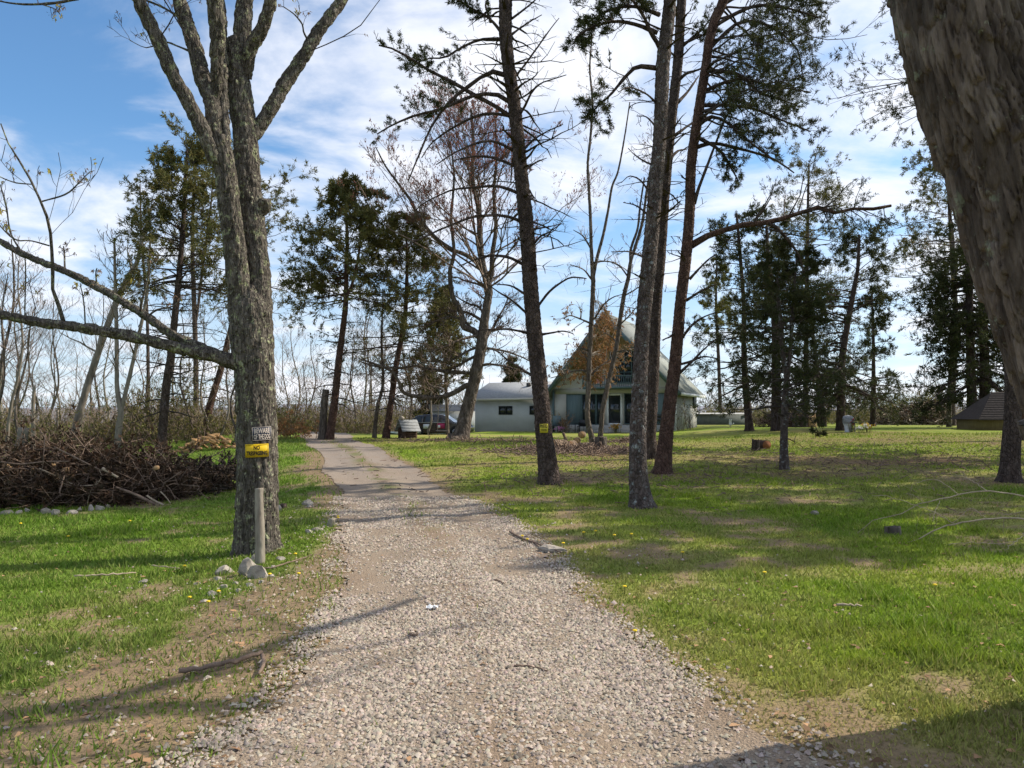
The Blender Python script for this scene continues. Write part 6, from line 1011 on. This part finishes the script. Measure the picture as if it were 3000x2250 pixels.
# root plate and brush at the far right
b = hit(2345, 1252); T = thing('uprooted_stump', b, 'uprooted stump with an orange torn face between the evergreens', 'stump'); ragged(T, 'root_plate', b + [.1, 0, 0], 1.0, .6, .45, 'bark_pine', 8, jag=.5); ragged(T, 'torn_wood', b + [.62, -.25, 0], 1.05, .3, .22, 'cut_wood', 9, jag=.6)
def heap(name, label, px, py, sx, sy, h, n, seed, mat='stick', ln=1.2, leaf=None, r=.012, nl=1, m=4, ls=.1, lw=.05, flatn=.35, Yo=0., cat='brush pile'):
    """a brush pile: sticks lying every way over a mound"""
    c = hit(px, py); c = c + [0, Yo, 0]; T = thing(name, (c[0], c[1], float(hgt(c[0], c[1]))), label, cat); g = np.random.default_rng(seed); x = c[0] + g.uniform(-1, 1, n) * sx; y = c[1] + g.uniform(-1, 1, n) * sy; e = np.clip(1 - ((x - c[0]) / sx) ** 2 - ((y - c[1]) / sy) ** 2, 0, 1) ** .6; z = hgt(x, y) + h * e * g.uniform(.05, 1, n) ** .7 * (.7 + .6 * fbm(x * 1.1, y * 1.1, 2, seed)); k = e > .02
    p = np.stack([x, y, z], -1)[k]; n = len(p); d = unit(np.stack([g.normal(size=n), g.normal(size=n) * .7, g.normal(size=n) * flatn], -1)); l = ln * g.uniform(.35, 1.3, n); s = np.linspace(-.5, .5, 6); w = np.cumsum(g.normal(size=(n, 6, 3)) * .06, 1)
    X = p[:, None] + l[:, None, None] * (d[:, None] * s[:, None] + w); X[..., 2] = np.maximum(X[..., 2], hgt(X[..., 0], X[..., 1]) + .01); XR = r * g.uniform(.4, 1.8, n)[:, None] * np.linspace(1.1, .5, 6); A, AR = spawn(X, XR, m, (.2, 1), (25, 60), (.25, .5), 0, 0, 4, .15, .6, r * .35, rng=g); mb = MB(); tubes(mb, X, XR, 3); tubes(mb, A, AR * 1.3, 2); obj('stick_tangle', mb, MAT[mat], T, kind='stuff')
    if leaf: pos, dd = along(A, nl, (.3, 1), g); q = MB(); tufts(q, pos, dd, 2, ls * 1.2, lw * 1.2, 1., rng=g); obj('dead_foliage', q, MAT[leaf], T, color=True, kind='stuff')
    return T, c
MAT['leaf_black'] = M('leaf_black', ramp((.022, .018, .014), (.06, .045, .03)), 3, .9, 0, attr=True); MAT['leaf_brown'] = M('leaf_brown', ramp((.028, .020, .012), (.085, .052, .03)), 3, .9, 0, attr=True, trans=.2)
HT, hc = heap('brush_pile', 'large dark heap of cut branches on the left lawn', 165, 1462, 2.9, 1.5, 1.0, 1400, 21, 'stick', 1.5, 'leaf_brown', .0075, 4, 5, .09, .04)
h2, hc2 = heap('brush_pile', 'lower end of leafy black branches trailing right from the large heap', 480, 1440, 1.6, .8, .42, 440, 22, 'twig_dark', 1.2, 'leaf_black', .008, 6, 5, .07, .05)
heap('brush_pile', 'fine dark branch tips at the right tip of the trailing brush', 620, 1400, .8, .4, .25, 130, 23, 'twig_dark', .8, 'leaf_black', .008, 3, 4, .07, .05)
heap('brush_pile', 'sunlit tan brush heap at the far side of the shaded lawn', 2690, 1245, 3.6, 1.2, 1.6, 700, 24, 'stick_pale', 2.0, 'leaf_brown', .02, 2, 4, .16, .06); heap('brush_pile', 'brown brush heap between the far evergreens', 2330, 1252, 1.6, 1., 1.0, 260, 25, 'stick', 1.6, 'leaf_brown', .018, 1, 4, .14, .05, Yo=2)
def limb_part(T, px_pts, Y, r0, r1, mat, name='cut_limb', dY=0):
    pts = np.array([P(x, y, Y + dY * i / (len(px_pts) - 1)) for i, (x, y) in enumerate(px_pts)]); p, r = smooth_line(pts, np.linspace(r0, r1, len(pts)), 16); p[:, 2] = np.maximum(p[:, 2], hgt(p[:, 0], p[:, 1]) + .01); m = MB(); tubes(m, p, r * RNG.uniform(.9, 1.1, 16), 8); obj(name, m, MAT[mat], T, smooth=True)
hy_ = hc[1] - 1.35
for z, r0, r1, mt in (([(340, 1428), (375, 1440), (410, 1455), (440, 1470), (470, 1483)], .022, .035, 'stick'), ([(430, 1452), (455, 1468), (485, 1482)], .016, .02, 'stick_pale'), ([(115, 1372), (165, 1395), (220, 1420), (280, 1420), (297, 1395), (290, 1375)], .012, .006, 'stick_pale'), ([(300, 1372), (330, 1390), (345, 1398)], .03, .02, 'stick_pale'), ([(470, 1440), (485, 1455), (500, 1475)], .012, .008, 'stick_pale'), ([(0, 1353), (60, 1360), (130, 1353), (200, 1352)], .02, .012, 'stick'), ([(160, 1310), (190, 1325), (240, 1350), (300, 1380)], .02, .01, 'stick'), ([(120, 1490), (160, 1465), (200, 1440)], .01, .006, 'stick'), ([(255, 1480), (265, 1440), (285, 1410)], .009, .006, 'stick_pale')): limb_part(HT, z, hy_, r0, r1, mt)
for i, (x, y) in enumerate(((90, 1378), (150, 1362), (188, 1376), (455, 1371), (240, 1412), (20, 1366), (130, 1380))):
    p = P(x, y, hy_ + .3); m = MB(); tubes(m, np.array([p + [0, .1, 0], p]), np.array([.045, .045]), 9); obj('sawn_end', m, MAT['cut_wood'], HT, color=True)
# edging pieces in front of the heap
ed = [(25, 1510, .42, .13), (58, 1509, .2, .14), (80, 1502, .24, .1), (130, 1505, .32, .14), (162, 1508, .2, .15), (210, 1505, .25, .12), (232, 1500, .16, .12), (265, 1497, .16, .16), (290, 1494, .26, .13), (318, 1488, .14, .1)]
for i, (x, y, w, h) in enumerate(ed): rock('pale edging stone in the row before the large brush heap', x, y, w, h, .14, 50 + i, 'rock' if i % 3 else 'old_wood', 'edging_stone', 'stones edging the brush heap')
# fallen branch on the right lawn
FBR = hit(2623, 1599); FT2 = thing('fallen_branch', FBR, 'bare fallen branch arching over the right lawn', 'branch'); ZF = (2500, 1300, 4.148)
def fb(z, w0, w1, dY):
    pts, r = pxline(zl(z, *ZF, w0, w1), FBR[1], dY); p, r = smooth_line(pts, r, 20); p[:, 2] = np.maximum(p[:, 2], hgt(p[:, 0], p[:, 1]) + .01); p += RNG.normal(size=p.shape) * .006; m = MB(); tubes(m, p, r, 6); obj('limb', m, MAT['stick_pale'], FT2, smooth=True); return smooth_line(p, r, 12)
F_ = [fb([(2300, 720), (2074, 640), (1900, 600), (1650, 570), (1450, 590), (1280, 615), (1080, 665), (920, 715), (820, 725), (740, 770), (530, 870), (380, 890), (240, 935), (60, 1080)], 5.5, 1.5, .5), fb([(2300, 930), (2074, 915), (1850, 905), (1600, 910), (1400, 945), (1230, 970), (1050, 1030), (920, 1080), (800, 1150), (650, 1200), (510, 1235)], 6.5, 2, .2),
      fb([(1280, 615), (1150, 520), (1050, 450), (920, 435), (800, 470), (720, 500), (690, 590)], 2.6, 1.2, .4), fb([(1620, 570), (1500, 480), (1370, 410), (1240, 370)], 2.6, 1.2, .5), fb([(1220, 970), (1000, 840), (800, 760), (560, 680), (380, 635), (230, 640)], 2.8, 1.1, -.3), fb([(1370, 410), (1330, 350), (1270, 310)], 1.6, 1, .1),
      fb([(2074, 1090), (1980, 1180), (1840, 1290)], 2.5, 1.2, -.3), fb([(2000, 1180), (1700, 1215), (1400, 1200), (1150, 1215)], 2.2, 1.2, -.2), fb([(1610, 905), (1480, 810), (1410, 790), (1300, 880), (1200, 960)], 2.2, 1.2, .2), fb([(2300, 780), (2074, 820), (1900, 850), (1780, 890)], 2.2, 1.4, .2), fb([(1050, 690), (990, 850), (960, 950)], 1.8, 1, -.2), fb([(855, 715), (760, 640), (640, 600)], 1.8, 1, .3)]
fA, fAR = spawn(np.array([p for p, r in F_]), np.array([r for p, r in F_]), 5, (.1, 1), (35, 80), (.12, .3), -.25, .1, 5, .2, .4, .0022, rng=RNG); fA[..., 2] = np.maximum(fA[..., 2], hgt(fA[..., 0], fA[..., 1]) + .01); m = MB(); tubes(m, fA, fAR, 3); obj('twig_spray', m, MAT['stick'], FT2, kind='stuff')
# sticks and litter on the drive
def stick(label, px, r0, r1, mat='stick', name='stick', side=None):
    pts = np.array([hit(x, y) for x, y in px]); pts[:, 2] = zg(pts[:, 0], pts[:, 1]) + r0 * 1.2 + .012; p, r = smooth_line(pts, np.linspace(r0, r1, len(pts)), 14); T = thing(name, p[0], label, 'stick'); m = MB(); p += RNG.normal(size=p.shape) * r0 * .25; p[:, 2] += abs(RNG.normal(size=14)) * r0 * .6; tubes(m, p, r * RNG.uniform(.85, 1.15, 14), 7); obj('stick_wood', m, MAT[mat], T)
    for z in side or []: q = np.array([hit(x, y) for x, y in z]); q[:, 2] = zg(q[:, 0], q[:, 1]) + r0 + .01; q, rr = smooth_line(q, np.linspace(r0, r0 * .6, len(q)), 8); m = MB(); tubes(m, q, rr, 7); obj('side_stick', m, MAT[mat], T)
stick('crooked dark stick lying in the dirt beside the drive', [(522, 1990), (560, 1983), (620, 1970), (680, 1958), (735, 1940), (768, 1930)], .016, .014, 'stick', side=[[(768, 1932), (772, 1955), (765, 1975), (757, 1990)]]); stick('thin dark twig lying on the near gravel', [(1505, 1962), (1540, 1963), (1575, 1970), (1605, 1980)], .006, .004); stick('forked stick resting on the flat grey rock', [(1495, 1566), (1530, 1585), (1570, 1600), (1610, 1615), (1640, 1628)], .014, .007, 'stick', side=[[(1560, 1590), (1585, 1615)], [(1500, 1570), (1500, 1556)]])
stick('long thin stick lying in the grass left of the rocks', [(215, 1697), (260, 1697), (330, 1692), (400, 1686)], .012, .008, 'stick_pale'); stick('pale stick near the shadow on the left lawn', [(445, 1664), (480, 1668), (525, 1672)], .008, .006, 'stick_pale'); stick('thin branch lying below the old post', [(765, 1672), (800, 1672), (850, 1655), (900, 1638), (950, 1630)], .010, .005); stick('pale broken stick on the near right lawn', [(2450, 1782), (2490, 1786), (2525, 1786)], .012, .008, 'stick_pale'); stick('short dark stick on the middle of the drive', [(1448, 1708), (1462, 1712), (1478, 1720)], .010, .006); stick('small stick left of the white paper on the drive', [(1200, 1870), (1212, 1872), (1225, 1872)], .010, .008)
b = hit(1266, 1790); bm = bmesh.new(); bmesh.ops.create_grid(bm, x_segments=9, y_segments=5, size=1); gq = random.Random(4)
for v in bm.verts: v.co = Vector((v.co.x * .05, v.co.y * .026, .03 + .018 * math.sin(v.co.x * 4) * math.cos(v.co.y * 5) + gq.uniform(0, .014)))
bmesh.ops.solidify(bm, geom=bm.faces[:], thickness=.002); tag(obj('paper_scrap', bm_mesh('paper_scrap', bm), flatmat('paper', (.85, .85, .84), .9), loc=b), 'crumpled white paper scrap on the gravel drive', 'litter')
# dandelions
def dandelions():
    spots = [(790, 1706), (865, 1645), (875, 1704), (1530, 1590), (1545, 1600), (1710, 1580), (1745, 1575), (1800, 1588), (1850, 1585), (1830, 1745), (640, 1757), (555, 1775), (610, 1790), (2240, 1702), (2740, 1740), (990, 1530), (380, 1544), (60, 1552), (990, 1535), (1650, 1612), (540, 1680), (2000, 1640), (1860, 1880), (200, 1590)]; head = bmesh.new(); bmesh.ops.create_icosphere(head, subdivisions=1, radius=.016)
    for v in head.verts: v.co.z *= .45
    hm = bm_mesh('blossom', head); hm.materials.append(flatmat('dandelion_yellow', (.80, .55, .02))); st_ = MB(); tubes(st_, np.array([[0, 0, -.06], [0, 0, -.005]]), np.array([.003, .003]), 4); sm_ = st_.mesh('stalk', color=True); sm_.materials.append(MAT['needle_yellow'])
    for x, y in spots:
        b = hit(x, y); T = thing('dandelion', b, 'yellow dandelion flower in the short lawn grass', 'flower', 'dandelions in the lawn'); s = .9 + .06 * b[1]
        for me in (hm, sm_): o = bpy.data.objects.new(me.name, me); COL.objects.link(o); o.parent = T; o.location = (0, 0, .06 * s); o.scale = (s, s, s)
dandelions()
def leaf_litter(n=1500):
    g = np.random.default_rng(77); d = np.exp(g.uniform(np.log(3), np.log(20), n)); x = g.uniform(-.75, .75, n) * d; k = (np.abs(x - xd(d)) > drive_half(d) * .9) | (g.random(n) < .12); x, d = x[k], d[k]; n = len(x); p = np.stack([x, d, zg(x, d) + .018], -1); s = g.uniform(.012, .032, n) * (1 + .02 * d); a = g.uniform(0, 6.3, n)
    base = np.array([[-1, 0, 0], [0, .55, .2], [1, 0, .1], [0, -.55, .25]]); v = base[None] * s[:, None, None] * g.uniform(.7, 1.3, (n, 4, 1)); ca, sa = np.cos(a)[:, None], np.sin(a)[:, None]; v = np.stack([v[..., 0] * ca - v[..., 1] * sa, v[..., 0] * sa + v[..., 1] * ca, v[..., 2] + g.normal(size=(n, 4)) * .004], -1) + p[:, None]
    c = np.array([[.9, .75, .6]]) * g.uniform(.25, 1.25, (n, 1)); m = MB(); m.add(v.reshape(-1, 3), quads=np.arange(n * 4).reshape(-1, 4), col=np.repeat(c, 4, 0)); tag(obj('leaf_litter', m, MAT['leaf_curl2'], color=True), 'dry leaves and bark bits scattered over the lawn', 'leaf litter', kind='stuff')
MAT['leaf_curl2'] = M('leaf_curl2', ramp((.3, .2, .13), (.42, .3, .2)), 5, .9, 0, attr=True)
leaf_litter()
print('TRIANGLES', TRI[0])
